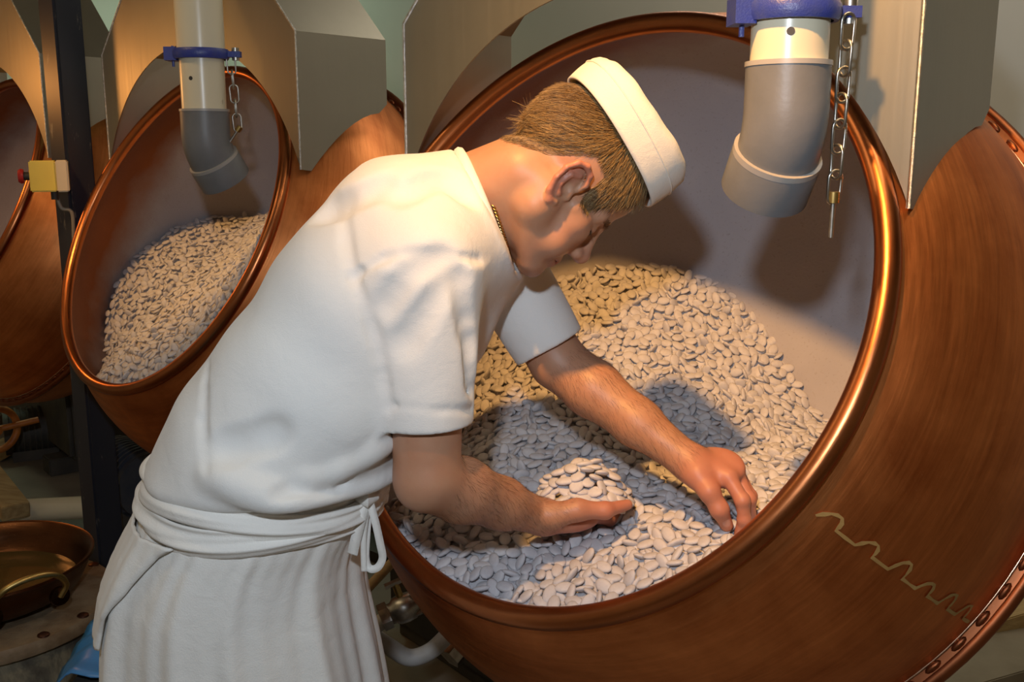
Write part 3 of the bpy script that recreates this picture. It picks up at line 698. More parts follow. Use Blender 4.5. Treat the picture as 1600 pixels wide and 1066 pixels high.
def scatter(bed, spacing, nmax, lift0, jitter, seed, keep=None):
    g = np.random.default_rng(seed); pts = []; cell = {}
    cand = g.uniform(-0.66, 0.66, (nmax, 2)); d = bed.depth(cand); r = np.hypot(*cand.T)
    ok = (d > 0.0) & (d < SF + AB - 0.03) & (r < prof(np.clip(d, 0, 0.79)) - 0.026) & (d > 0.024)
    W = bed.world(cand)
    for i in np.nonzero(ok)[0]:
        p = W[i]; k = tuple((p // spacing).astype(int))
        bad = False
        for a in (-1, 0, 1):
            for b in (-1, 0, 1):
                for c in (-1, 0, 1):
                    for j in cell.get((k[0] + a, k[1] + b, k[2] + c), ()):
                        if ((W[j] - p) ** 2).sum() < spacing * spacing: bad = True; break
                    if bad: break
                if bad: break
            if bad: break
        if bad: continue
        cell.setdefault(k, []).append(i); pts.append(i)
    xy = cand[pts]; e = 1e-3
    dx = (bed.depth(xy + [e, 0]) - bed.depth(xy - [e, 0])) / (2 * e); dy = (bed.depth(xy + [0, e]) - bed.depth(xy - [0, e])) / (2 * e)
    N = np.c_[dx, dy, np.ones(len(xy))]; N /= np.linalg.norm(N, axis=1)[:, None]; N = N @ PR.T
    P = W[pts] + N * (lift0 + g.uniform(-jitter, jitter, (len(pts), 1)))
    T = []
    for i in range(len(P)):
        tilt = abs(g.normal(0, 0.62)); tilt = min(tilt, 1.4); az = g.uniform(0, 2 * math.pi); R0 = frame(N[i])
        ax = R0 @ np.array([math.cos(az), math.sin(az), 0])
        q = Quaternion(Vector(ax), tilt) @ quat(R0) @ Quaternion((0, 0, 1), g.uniform(0, 6.283))
        T.append((P[i], np.array(q.to_matrix()), g.integers(0, 4)))
    return T
def merged(name, T, label, cat, bed):
    nv = len(LV); sc = [np.array(x) for x in ((1, 1, 1), (0.92, 1.05, 0.95), (1.08, 0.95, 1.05), (1.0, 0.9, 1.1))]
    V = np.concatenate([(LV * sc[k]) @ R.T + p for p, R, k in T]); Fc = []
    for i in range(len(T)): Fc += [tuple(x + i * nv for x in f) for f in LF]
    hv, hf = heap_base(bed, name); k = len(V); V = np.concatenate([V, hv]); Fc += [tuple(x + k for x in q) for q in hf]
    return link(name, mesh(name, V, Fc), 'sugar_candy', None, None, label, cat, kind='stuff')
def heap_base(bed, name, n=70):
    g = np.linspace(-0.66, 0.66, n); XX, YY = np.meshgrid(g, g); xy = np.c_[XX.ravel(), YY.ravel()]
    d = bed.depth(xy); r = np.hypot(*xy.T); ok = (d > -0.02) & (d < SF + AB - 0.02) & (r < prof(np.clip(d, 0.0, 0.79)) - 0.006)
    W = bed.world(xy, -0.010); idx = -np.ones(n * n, int); idx[ok] = np.arange(ok.sum()); Fc = []
    for j in range(n - 1):
        for i in range(n - 1):
            q = [j * n + i, j * n + i + 1, (j + 1) * n + i + 1, (j + 1) * n + i]
            q = [idx[k] for k in q]
            if min(q) >= 0: Fc.append(tuple(q))
    return W[ok], Fc
T1 = scatter(bed1, 0.0174, 60000, 0.002, 0.003, 1); T1b = scatter(bed1, 0.0185, 30000, -0.006, 0.002, 2)
T2 = scatter(bed2, 0.0195, 30000, 0.001, 0.004, 3)
def visible1(p):
    d = p - CAM; t = ((C1 - CAM) @ PN) / (d @ PN); h = CAM + t * d - C1; return np.linalg.norm(h) < 0.470
order = sorted([i for i, x in enumerate(T1) if visible1(x[0])], key=lambda i: np.linalg.norm(T1[i][0] - CAM))
NPAN = 205
near = set(order[:NPAN])
merged('sugar_sweets', [x for i, x in enumerate(T1) if i not in near] + T1b, 'tumbling mass of pale grey flat sweets filling the largest pan', 'sweets', bed1)
merged('tumbling_sweets', T2, 'peach-lit mass of flat sweets in the middle pan', 'sweets', bed2)
def candy(p, R, k, label, group):
    o = link('sugar_sweet', CANDY[int(k)], None, None, p, label, 'sweet', group)
    o.rotation_mode = 'QUATERNION'; o.rotation_quaternion = quat(R); return o
for i in order[:NPAN]:
    candy(*T1[i], 'pale grey flat oval sweet in the front of the largest pan', 'sweets near the front rim of the largest pan')

# ------------------------------------------------------------------ implicit surfaces for the person
class Field:
    def __init__(s, lo, hi, h):
        s.x = [np.arange(lo[i], hi[i] + h, h) for i in range(3)]; s.h = h
        s.F = np.full([len(a) for a in s.x], 0.3, np.float32)
    def sub(s, lo, hi):
        sl = tuple(slice(max(0, np.searchsorted(s.x[i], lo[i])), max(0, np.searchsorted(s.x[i], hi[i]))) for i in range(3))
        X = s.x[0][sl[0]][:, None, None]; Y = s.x[1][sl[1]][None, :, None]; Z = s.x[2][sl[2]][None, None, :]
        return sl, X, Y, Z
    def put(s, lo, hi, fn, k, op='add'):
        mg = k + 3 * s.h + 0.004
        sl, X, Y, Z = s.sub(np.asarray(lo) - mg, np.asarray(hi) + mg)
        a = s.F[sl]
        if a.size == 0: return
        d = fn(X, Y, Z).astype(np.float32)
        if op == 'sub': a = -a
        if k > 0:
            hh = np.clip(0.5 + 0.5 * (a - d) / k, 0, 1); r = a * (1 - hh) + d * hh - k * hh * (1 - hh)
        else: r = np.minimum(a, d)
        s.F[sl] = -r if op == 'sub' else r
    def cone(s, a, b, ra, rb, k=0.01, op='add'):
        a, b = np.asarray(a, float), np.asarray(b, float); rm = max(ra, rb); ba = b - a; bb = float(ba @ ba) + 1e-12
        def fn(X, Y, Z):
            px, py, pz = X - a[0], Y - a[1], Z - a[2]
            t = np.clip((px * ba[0] + py * ba[1] + pz * ba[2]) / bb, 0, 1)
            return np.sqrt((px - t * ba[0]) ** 2 + (py - t * ba[1]) ** 2 + (pz - t * ba[2]) ** 2) - (ra + (rb - ra) * t)
        s.put(np.minimum(a, b) - rm, np.maximum(a, b) + rm, fn, k, op)
    def ball(s, a, r, k=0.01, op='add'): s.cone(a, np.asarray(a) + 1e-5, r, r, k, op)
    def ell(s, c, r, R=np.eye(3), k=0.01, op='add'):
        c = np.asarray(c, float); r = np.asarray(r, float); R = np.asarray(R); rm = r.max()
        def fn(X, Y, Z):
            p = [X - c[0], Y - c[1], Z - c[2]]
            q = [p[0] * R[0, i] + p[1] * R[1, i] + p[2] * R[2, i] for i in range(3)]
            k0 = np.sqrt(sum((q[i] / r[i]) ** 2 for i in range(3))); k1 = np.sqrt(sum((q[i] / r[i] ** 2) ** 2 for i in range(3))) + 1e-9
            return k0 * (k0 - 1) / k1
        s.put(c - rm, c + rm, fn, k, op)
    def chain(s, pts, rads, k=0.01, op='add'):
        for i in range(len(pts) - 1): s.cone(pts[i], pts[i + 1], rads[i], rads[i + 1], k, op)
    def mesh(s, smooth=1):
        F = s.F; n = F.shape; ins = F < 0; cells = []; pos = []; quads = []
        for ax in range(3):
            o1, o2 = (ax + 1) % 3, (ax + 2) % 3
            s0 = [slice(None)] * 3; s1 = [slice(None)] * 3; s0[ax] = slice(0, -1); s1[ax] = slice(1, None)
            I = np.argwhere(ins[tuple(s0)] != ins[tuple(s1)])
            I = I[(I[:, o1] > 0) & (I[:, o1] < n[o1] - 1) & (I[:, o2] > 0) & (I[:, o2] < n[o2] - 1)]
            J = I.copy(); J[:, ax] += 1
            f0 = F[tuple(I.T)]; f1 = F[tuple(J.T)]; t = f0 / (f0 - f1)
            P = np.stack([s.x[i][I[:, i]] for i in range(3)], 1); P[:, ax] += t * s.h
            ids = []
            for d1, d2 in ((-1, -1), (0, -1), (0, 0), (-1, 0)):
                c = I.copy(); c[:, o1] += d1; c[:, o2] += d2
                ids.append((c[:, 0] * n[1] + c[:, 1]) * n[2] + c[:, 2])
            ids = np.stack(ids, 1); cells.append(ids); pos.append(P); quads.append(np.where((f0 < 0)[:, None], ids, ids[:, ::-1]))
        ids = np.concatenate(cells); P = np.concatenate(pos); Qd = np.concatenate(quads)
        u, inv = np.unique(ids.ravel(), return_inverse=True); m = len(u)
        cnt = np.bincount(inv, minlength=m).astype(float); PP = np.repeat(P, 4, axis=0)
        V = np.stack([np.bincount(inv, PP[:, i], m) / cnt for i in range(3)], 1)
        Fq = np.searchsorted(u, Qd)
        for _ in range(smooth):
            a = np.concatenate([Fq[:, 0], Fq[:, 1], Fq[:, 2], Fq[:, 3], Fq[:, 1], Fq[:, 2], Fq[:, 3], Fq[:, 0]]); b = np.concatenate([Fq[:, 1], Fq[:, 2], Fq[:, 3], Fq[:, 0], Fq[:, 0], Fq[:, 1], Fq[:, 2], Fq[:, 3]])
            c = np.bincount(a, minlength=m).astype(float); c[c == 0] = 1
            V = V * 0.5 + 0.5 * np.stack([np.bincount(a, V[b, i], m) / c for i in range(3)], 1)
        return V, Fq
def fast_mesh(name, V, Fq, col=None):
    me = bpy.data.meshes.new(name); n = len(Fq)
    me.vertices.add(len(V)); me.vertices.foreach_set('co', np.asarray(V, np.float32).ravel())
    me.loops.add(n * 4); me.loops.foreach_set('vertex_index', np.asarray(Fq, np.int32).ravel())
    me.polygons.add(n); me.polygons.foreach_set('loop_start', np.arange(0, n * 4, 4, dtype=np.int32))
    me.update(calc_edges=True); me.validate()
    me.polygons.foreach_set('use_smooth', [True] * len(me.polygons))
    if col is not None:
        a = me.color_attributes.new('Col', 'FLOAT_COLOR', 'POINT'); a.data.foreach_set('color', np.c_[col, np.ones(len(col))].astype(np.float32).ravel())
    return me

# ------------------------------------------------------------------ the man: joints
CR = np.array([1.0, 0, 0]); CU = np.array([0, SP, CP]); CF = np.array([0, CP, -SP])
HO = Q(866, 284, 1.445)                       # between the ears
ha_ = math.radians(20)
HZ = nrm(0.79 * CR + 0.61 * CU); hx0 = nrm(0.61 * CR - 0.79 * CU)
HX = nrm(hx0 * math.cos(ha_) + CF * math.sin(ha_)); HY = np.cross(HZ, HX); HR = np.stack([HX, HY, HZ], 1)
H = lambda x, y, z: HO + HR @ np.array([x, y, z])
hip = Q(392, 880, 1.43); waist = Q(432, 735, 1.42); mid = Q(520, 600, 1.43); chest = Q(600, 485, 1.455); upper = Q(672, 385, 1.475); nbase = Q(725, 318, 1.485)
SR, ER, WR = Q(660, 425, 1.325), Q(668, 748, 1.305), Q(846, 808, 1.47)
SL, EL_, WL = Q(778, 400, 1.63), Q(872, 566, 1.60), Q(1076, 722, 1.475)
SIDE = nrm(SL - SR)                            # his right to left
person = thing('person', 'man in white shirt, apron and cap bending into the largest pan', 'person', (hip[0], hip[1], 0))
BASE = np.array([hip[0], hip[1], 0])

SK = np.array([0.50, 0.27, 0.165])
def head_field():
    c0 = (HO + nbase) / 2
    f = Field(np.minimum(HO, nbase) - 0.17, np.maximum(HO, nbase) + 0.17, 0.0021)
    e = lambda c, r, k=0.012, op='add': f.ell(H(*c), r, HR, k, op)
    # neck first
    f.cone(H(-0.030, 0, -0.02), nbase, 0.056, 0.066, 0.02)
    f.cone(H(-0.005, 0, -0.05), nbase + HX * 0.03, 0.048, 0.055, 0.03)
    for sg in (1, -1):
        f.cone(H(-0.022, 0.055 * sg, -0.02), nbase + HX * 0.065 + HY * 0.02 * sg - HZ * 0.01, 0.016, 0.014, 0.02)
        f.cone(H(-0.05, 0.026 * sg, -0.035), nbase - HX * 0.020 + HY * 0.035 * sg, 0.032, 0.030, 0.03)
    e((-0.001, 0, 0.064), (0.100, 0.074, 0.086), 0.015)
    e((0.050, 0, 0.062), (0.046, 0.060, 0.055), 0.02)
    e((0.040, 0, -0.030), (0.056, 0.056, 0.072), 0.025)
    for sg in (1, -1):
        f.cone(H(-0.004, 0.054 * sg, -0.048), H(0.066, 0.020 * sg, -0.094), 0.020, 0.017, 0.022)
        f.cone(H(-0.002, 0.058 * sg, -0.010), H(-0.004, 0.054 * sg, -0.048), 0.018, 0.020, 0.02)
        f.ball(H(0.052, 0.046 * sg, -0.016), 0.021, 0.022)
        f.cone(H(0.030, 0.060 * sg, -0.004), H(0.066, 0.040 * sg, -0.018), 0.010, 0.012, 0.015)
        f.cone(H(0.087, 0.010 * sg, 0.021), H(0.068, 0.046 * sg, 0.021), 0.011, 0.010, 0.014)
        f.ball(H(0.058, 0.040 * sg, -0.055), 0.019, 0.02)
    f.ball(H(0.078, 0, -0.096), 0.018, 0.018)
    for sg in (1, -1):
        f.ball(H(0.096, 0.033 * sg, 0.002), 0.0135, 0.012, 'sub')
        f.ball(H(0.0725, 0.032 * sg, 0.001), 0.0135, 0.004)
        f.cone(H(0.0845, 0.020 * sg, -0.0045), H(0.0765, 0.046 * sg, -0.0035), 0.0012, 0.0012, 0.003, 'sub')
    # nose
    f.cone(H(0.090, 0, 0.018), H(0.111, 0, -0.026), 0.0085, 0.0105, 0.012)
    f.ball(H(0.1125, 0, -0.031), 0.0118, 0.010)
    for sg in (1, -1):
        f.ball(H(0.1015, 0.0125 * sg, -0.0350), 0.0088, 0.009)
    for sg in (1, -1):
        f.ball(H(0.1055, 0.0068 * sg, -0.0455), 0.0038, 0.003, 'sub')
        f.cone(H(0.098, 0.024 * sg, -0.036), H(0.090, 0.032 * sg, -0.058), 0.0016, 0.0014, 0.005, 'sub')
    # lips
    for sg in (1, -1):
        f.cone(H(0.0925, 0.004 * sg, -0.0610), H(0.0820, 0.024 * sg, -0.0650), 0.0060, 0.0035, 0.009)
        f.cone(H(0.0905, 0.003 * sg, -0.0720), H(0.0815, 0.021 * sg, -0.0680), 0.0065, 0.0035, 0.009)
    for sg in (1, -1):
        f.cone(H(0.0975, 0, -0.0668), H(0.0850, 0.027 * sg, -0.0668), 0.0015, 0.0012, 0.003, 'sub')
    # ears
    for sg in (1, -1):
        EP = lambda x, z, y: H(x, (0.0735 + y) * sg, z)
        ol = [(0.010, 0.008, 0.002), (0.011, 0.022, 0.006), (0.003, 0.033, 0.011), (-0.011, 0.036, 0.016), (-0.024, 0.028, 0.020), (-0.029, 0.012, 0.021), (-0.026, -0.006, 0.017), (-0.017, -0.022, 0.010), (-0.006, -0.030, 0.005), (0.003, -0.026, 0.002)]
        f.ell(EP(-0.008, 0.004, 0.006), (0.019, 0.0055, 0.031), HR @ np.array([[math.cos(0.42 * sg), -math.sin(-0.42 * sg), 0], [math.sin(-0.42 * sg), math.cos(0.42 * sg), 0], [0, 0, 1]]), 0.004)
        f.chain([EP(*p) for p in ol], [0.0040, 0.0042, 0.0044, 0.0046, 0.0046, 0.0044, 0.0042, 0.0046, 0.0062, 0.0055], 0.003)
        f.chain([EP(-0.004, 0.022, 0.010), EP(-0.016, 0.012, 0.015), EP(-0.015, -0.006, 0.013), EP(-0.004, -0.015, 0.008)], [0.003, 0.0036, 0.0036, 0.004], 0.003)
        f.cone(EP(0.010, -0.008, 0.000), EP(0.007, 0.000, 0.004), 0.0045, 0.0032, 0.006)
        f.ell(EP(-0.003, 0.000, 0.0135), (0.0085, 0.0085, 0.0105), HR, 0.003, 'sub')
        f.chain([EP(0.002, 0.024, 0.0135), EP(-0.012, 0.027, 0.020), EP(-0.0225, 0.013, 0.024), EP(-0.020, -0.006, 0.020)], [0.0022, 0.0026, 0.0026, 0.002], 0.003, 'sub')
    return f
def sm(a, b, x): t = np.clip((x - a) / (b - a), 0, 1); return t * t * (3 - 2 * t)
HAIRLINE = np.array([(-0.16, -0.060), (-0.115, -0.045), (-0.085, -0.028), (-0.058, -0.010), (-0.034, 0.022), (-0.02, 0.042), (0.006, 0.038), (0.012, 0.000), (0.016, -0.016), (0.036, -0.014), (0.043, 0.010), (0.052, 0.024), (0.064, 0.040), (0.072, 0.062), (0.09, 0.10)])
HAIRLINE = HAIRLINE + np.array([0.013, 0.018])
def hair_mask(L): return L[:, 2] - np.interp(L[:, 0], HAIRLINE[:, 0], HAIRLINE[:, 1])
f = head_field(); HV, HF = f.mesh(1); del f
HL = (HV - HO) @ HR
def head_color(L):
    c = np.tile(SK, (len(L), 1)); ay = abs(L[:, 1])
    def blend(w, col): nonlocal c; c = c * (1 - w[:, None]) + np.array(col) * w[:, None]
    g = lambda p, r: np.exp(-(((L[:, 0] - p[0]) / r[0]) ** 2 + ((ay - p[1]) / r[1]) ** 2 + ((L[:, 2] - p[2]) / r[2]) ** 2))
    blend(0.5 * g((0.06, 0.045, -0.03), (0.03, 0.03, 0.03)), (0.50, 0.22, 0.14))
    blend(0.55 * g((0.113, 0, -0.033), (0.02, 0.02, 0.02)), (0.52, 0.21, 0.14))
    blend(0.7 * sm(0.078, 0.088, ay) * sm(-0.05, -0.03, L[:, 2]), (0.52, 0.18, 0.12))
    blend(0.35 * sm(-0.045, -0.075, L[:, 2]) * sm(0.0, 0.04, L[:, 0]), (0.33, 0.19, 0.14))
    blend(0.8 * np.exp(-((L[:, 2] + 0.067) / 0.006) ** 2) * sm(0.078, 0.086, L[:, 0]) * sm(0.028, 0.018, ay), (0.42, 0.14, 0.12))
    blend(0.7 * np.exp(-(((L[:, 2] + 0.004) / 0.0022) ** 2)) * sm(0.072, 0.078, L[:, 0]) * sm(0.016, 0.021, ay) * sm(0.052, 0.046, ay), (0.10, 0.05, 0.035))
    m = sm(0.004, 0.03, hair_mask(L)) * sm(0.083, 0.078, ay); blend(0.8 * m, (0.17, 0.10, 0.055))
    return c
HC = head_color(HL)

# arms with hands
def arm_field(sh, el, wr, lo, hi, hand, h=0.0022):
    f = Field(lo, hi, h); ua = el - sh; fa = wr - el
    f.cone(sh, sh + ua * 0.45, 0.055, 0.053, 0.015); f.cone(sh + ua * 0.45, el - ua * 0.02, 0.053, 0.0455, 0.010)
    f.ball(el + nrm(ua) * 0.018 - nrm(fa) * 0.016, 0.026, 0.016)
    f.cone(el, el + fa * 0.28, 0.0445, 0.046, 0.012); f.cone(el + fa * 0.28, el + fa * 0.62, 0.046, 0.036, 0.012)
    f.cone(el + fa * 0.62, wr, 0.036, 0.027, 0.02)
    hand(f, nrm(fa)); return f
def fingers(f, chains, k=0.004):
    for pts, r0, r1 in chains:
        n = len(pts); rr = np.linspace(r0, r1, n)
        f.chain(pts, rr, k)
        for i in range(1, n - 1): f.ball(pts[i], rr[i] * 1.07, k)
def right_hand(f, d):
    q = Q; W = WR
    cmc = q(862, 806, 1.445)
    m = [q(920, 803, 1.500), q(917, 806, 1.520), q(910, 805, 1.540), q(902, 803, 1.556)]      # index..little knuckles (palm up)
    palm_k = 0.014
    f.ell((W + m[1]) / 2 + np.array([0, 0, -0.006]), (0.058, 0.042, 0.019), frame([0.05, 0.18, 1.0], m[1] - W), palm_k)
    for p in m: f.cone(W + (p - W) * 0.15, p, 0.019, 0.0125, palm_k)
    f.cone(W, cmc, 0.024, 0.019, 0.016)
    th = [cmc, q(902, 797, 1.445), q(945, 798, 1.452), q(980, 789, 1.475)]
    f.chain(th, [0.0205, 0.0165, 0.0122, 0.0085], 0.009); f.ball(th[2], 0.0130, 0.004)
    fingers(f, [([m[0], q(952, 812, 1.535), q(972, 800, 1.560), q(980, 780, 1.575)], 0.0118, 0.0078),
                ([m[1], q(950, 812, 1.562), q(970, 796, 1.592), q(976, 772, 1.605)], 0.0120, 0.0080),
                ([m[2], q(940, 808, 1.585), q(956, 790, 1.612), q(960, 764, 1.622)], 0.0112, 0.0076),
                ([m[3], q(924, 802, 1.598), q(934, 784, 1.618), q(936, 764, 1.622)], 0.0098, 0.0068)])
def left_hand(f, d):
    q = Q; W = WL
    m = [q(1138, 746, 1.440), q(1150, 742, 1.462), q(1150, 736, 1.486), q(1143, 732, 1.508)]
    palm_k = 0.014
    f.ell((W + m[1]) / 2 + np.array([0, 0.004, 0.0]), (0.050, 0.040, 0.018), frame(nrm([-0.25, -0.45, 0.86]), m[1] - W), palm_k)
    for p in m: f.cone(W + (p - W) * 0.15, p, 0.019, 0.0125, palm_k)
    cmc = q(1090, 742, 1.448)
    f.cone(W, cmc, 0.025, 0.020, 0.016)
    th = [cmc, q(1108, 768, 1.425), q(1124, 796, 1.418), q(1135, 820, 1.425)]
    f.chain(th, [0.0200, 0.0150, 0.0128, 0.0102], 0.010); f.ball(th[2], 0.0130, 0.004)
    fingers(f, [([m[0], q(1160, 782, 1.418), q(1163, 812, 1.418), q(1155, 836, 1.428)], 0.0122, 0.0085),
                ([m[1], q(1170, 780, 1.440), q(1172, 812, 1.445), q(1163, 838, 1.452)], 0.0122, 0.0085),
                ([m[2], q(1172, 776, 1.470), q(1172, 806, 1.480), q(1160, 832, 1.485)], 0.0115, 0.0080),
                ([m[3], q(1163, 770, 1.500), q(1162, 796, 1.510), q(1150, 818, 1.515)], 0.0100, 0.0070)])
def arm_color(V, wr, el, nails=()):
    c = np.tile(SK * np.array([0.95, 0.93, 0.92]), (len(V), 1)); d = nrm(wr - el); t = (V - el) @ d / np.linalg.norm(wr - el)
    w = sm(0.85, 1.15, t)[:, None] * 0.65; c = c * (1 - w) + np.array([0.54, 0.20, 0.14]) * w
    w = (sm(0.15, 0.45, t) * sm(1.0, 0.85, t))[:, None] * 0.25; c = c * (1 - w) + np.array([0.36, 0.18, 0.10]) * w
    for q, r_ in nails:
        w = sm(r_, r_ * 0.75, np.linalg.norm(V - q, axis=1))[:, None] * 0.7; c = c * (1 - w) + np.array([0.62, 0.36, 0.29]) * w
    return c
lo = np.minimum(np.minimum(SR, ER), WR) - 0.09; hi = np.maximum(np.maximum(SR, ER), WR) + np.array([0.20, 0.19, 0.09])
f = arm_field(SR, ER, WR, lo, hi, right_hand); RV, RF_ = f.mesh(1); del f
lo = np.minimum(np.minimum(SL, EL_), WL) - np.array([0.09, 0.12, 0.16]); hi = np.maximum(np.maximum(SL, EL_), WL) + np.array([0.16, 0.10, 0.09])
f = arm_field(SL, EL_, WL, lo, hi, left_hand); LV_, LF_ = f.mesh(1); del f
# torso and legs, under the clothes
f = Field((-0.80, 1.0, 0.0), (0.12, 1.95, 1.62), 0.008)
TW = [(hip, 0.115, 0.055), (waist, 0.105, 0.05), (mid, 0.112, 0.055), (chest, 0.112, 0.065), (upper, 0.095, 0.07), (nbase, 0.045, 0.01)]
for (a, ra, wa), (b, rb, wb) in zip(TW[:-1], TW[1:]):
    for sg in (1, -1): f.cone(a + SIDE * wa * sg, b + SIDE * wb * sg, ra - 0.01, rb - 0.01, 0.04)
f.cone(upper, SR, 0.07, 0.058, 0.03); f.cone(upper, SL, 0.07, 0.055, 0.03); f.cone(upper, nbase, 0.055, 0.045, 0.03)
FEET = [hip * [1, 1, 0] + np.array([0.03, -0.11, 0.09]), hip * [1, 1, 0] + np.array([0.02, 0.13, 0.09])]
for k, ft in enumerate(FEET):
    hp_ = hip + np.array([0.0, -0.085 if k == 0 else 0.085, -0.06]); kn = (hp_ + ft) / 2 + np.array([0.02, 0, 0.02])
    f.cone(hp_, kn, 0.085, 0.056, 0.03); f.cone(kn, ft, 0.056, 0.040, 0.03); f.cone(ft - [0.03, 0, 0.05], ft + np.array([0.16, 0.03, -0.06]), 0.038, 0.028, 0.02)
TV, TF = f.mesh(1); del f
allV = np.concatenate([HV, RV, LV_, TV]); o1 = len(HV); o2 = o1 + len(RV); o3 = o2 + len(LV_)
allF = np.concatenate([HF, RF_ + o1, LF_ + o2, TF + o3])
allC = np.concatenate([HC, arm_color(RV, WR, ER), arm_color(LV_, WL, EL_, ((Q(1136, 818, 1.413), 0.0075), (Q(1158, 832, 1.418), 0.006))), np.tile(SK, (len(TV), 1))])
link('body', fast_mesh('body', allV - BASE, allF, allC), 'skin', person)

# ------------------------------------------------------------------ shirt
f = Field((-0.70, 1.10, 0.94), (0.14, 1.88, 1.60), 0.0036)
TS = [(Q(405, 850, 1.43), 0.135, 0.045), (Q(416, 768, 1.425), 0.147, 0.045), (Q(458, 695, 1.425), 0.150, 0.045), (mid, 0.143, 0.05), (chest, 0.142, 0.055), (Q(660, 388, 1.475), 0.133, 0.055)]
for (a, ra, wa), (b, rb, wb) in zip(TS[:-1], TS[1:]):
    for sg in (1, -1): f.cone(a + SIDE * wa * sg, b + SIDE * wb * sg, ra, rb, 0.03)
CUR, CUL = SR + (ER - SR) * 0.735, SL + (EL_ - SL) * 0.86
f.cone(Q(690, 372, 1.45), SR, 0.085, 0.078, 0.04); f.cone(Q(715, 372, 1.5), SL, 0.080, 0.068, 0.04)
def capped(f, a, b, ra, rb, k):
    a, b = np.asarray(a), np.asarray(b); d = nrm(b - a); ba = b - a; bb = float(ba @ ba)
    def fn(X, Y, Z):
        px, py, pz = X - a[0], Y - a[1], Z - a[2]; t0 = (px * ba[0] + py * ba[1] + pz * ba[2]) / bb; t = np.clip(t0, 0, 1)
        r = np.sqrt((px - t0 * ba[0]) ** 2 + (py - t0 * ba[1]) ** 2 + (pz - t0 * ba[2]) ** 2) - (ra + (rb - ra) * t)
        return np.maximum(np.maximum(r, (t0 - 1) * math.sqrt(bb)), -t0 * math.sqrt(bb))
    m = max(ra, rb); f.put(np.minimum(a, b) - m, np.maximum(a, b) + m, fn, k)
capped(f, SR, CUR, 0.078, 0.0645, 0.022); capped(f, SL, CUL, 0.070, 0.060, 0.022)
NKD = nrm(0.93 * CR + 0.37 * CU + 0.05 * CF); NKC = Q(757, 336, 1.478)
capped(f, Q(660, 385, 1.475), NKC, 0.136, 0.106, 0.03)
f.cone(NKC - NKD * 0.035, NKC + NKD * 0.08, 0.088, 0.096, 0.006, 'sub')
f.cone(CUR - nrm(ER - SR) * 0.03, CUR + nrm(ER - SR) * 0.06, 0.0555, 0.0555, 0.002, 'sub')
f.cone(CUL - nrm(EL_ - SL) * 0.03, CUL + nrm(EL_ - SL) * 0.06, 0.0535, 0.0535, 0.002, 'sub')
# folds: raised ridges and sunk creases laid along lines on the cloth
def surf(fd, px, py, t0=1.0, t1=2.2):
    d = ray(px, py); t = np.linspace(t0, t1, 900); P = CAM + t[:, None] * d
    I = np.stack([np.round((P[:, i] - fd.x[i][0]) / fd.h).astype(int) for i in range(3)], 1)
    ok = np.all((I >= 0) & (I < np.array(fd.F.shape)), 1); v = np.full(len(t), 1.0); v[ok] = fd.F[tuple(I[ok].T)]
    k = np.nonzero(v < 0)[0]; return P[k[0]] if len(k) else None
def crease(pts, amp, k, op='sub', n=6, r=0.006):
    P = [surf(f, p[0], p[1]) for p in bez([(a, b, 0) for a, b in pts], n)]
    P = [p for p in P if p is not None]
    if len(P) < 3: return
    m = len(P); out = []
    for i, p in enumerate(P):
        a = amp * math.sin(math.pi * (i + 0.6) / (m + 0.2)) ** 0.6; dep = r + k / 4 - a
        out.append(p + nrm(CAM - p) * (dep if op == 'sub' else -dep))
    f.chain(out, [r] * m, k, op)
crease([(335, 740), (400, 770), (450, 783), (540, 782), (608, 744)], 0.012, 0.030, 'add')
crease([(430, 772), (470, 760), (530, 750), (606, 704)], 0.006, 0.014)
crease([(470, 748), (530, 733), (604, 688)], 0.005, 0.024, 'add')
crease([(322, 560), (314, 640), (318, 735)], 0.003, 0.008)
crease([(530, 310), (540, 380), (550, 432)], 0.003, 0.010); crease([(550, 432), (575, 500), (592, 560), (606, 640)], 0.003, 0.010)
crease([(550, 434), (600, 402), (660, 392), (752, 404)], 0.0022, 0.006)
crease([(340, 700), (390, 694), (430, 680)], 0.002, 0.030)
crease([(600, 480), (645, 425), (700, 400)], 0.003, 0.028); crease([(625, 545), (680, 470), (722, 430)], 0.003, 0.028)
crease([(722, 430), (735, 520), (742, 610)], 0.004, 0.020)
crease([(500, 330), (530, 312), (600, 280)], 0.002, 0.03); crease([(620, 300), (690, 275), (735, 300)], 0.003, 0.028)
crease([(608, 634), (680, 642), (748, 640)], 0.0010, 0.004)
# the shirt ends inside the sash
Zc = f.x[2][None, None, :]; dz = (1.030 - Zc).astype(np.float32); hh = np.clip(0.5 + 0.5 * (dz - f.F) / 0.02, 0, 1)
f.F = (f.F * (1 - hh) + dz * hh + 0.02 * hh * (1 - hh)).astype(np.float32); del hh
# loose cloth: low, irregular waviness
X = f.x[0][:, None, None]; Y = f.x[1][None, :, None]; Z = f.x[2][None, None, :]
for (kx, ky, kz, ph, am) in ((31, 17, 12, 0.3, 0.0007), (-14, 23, 30, 1.9, 0.0007), (52, -20, 44, 4.0, 0.0006), (9, 40, -35, 2.2, 0.0008)):
    f.F += (am * np.sin(X * kx + Y * ky + Z * kz + ph)).astype(np.float32)
SV, SFc = f.mesh(2)
shirt = link('shirt', fast_mesh('shirt', SV - BASE, SFc), 'shirt_cotton', person)
del f
cx = frame(NKD)
link('collar_band', MB().tube([NKC - NKD * 0.002 + 0.0985 * (math.cos(a) * cx[:, 0] + math.sin(a) * cx[:, 1]) - BASE for a in np.linspace(0, 2 * math.pi, 72, endpoint=False)], 0.0075, 8, closed=True).mesh('collar_band', True, None), 'shirt_cotton', shirt)
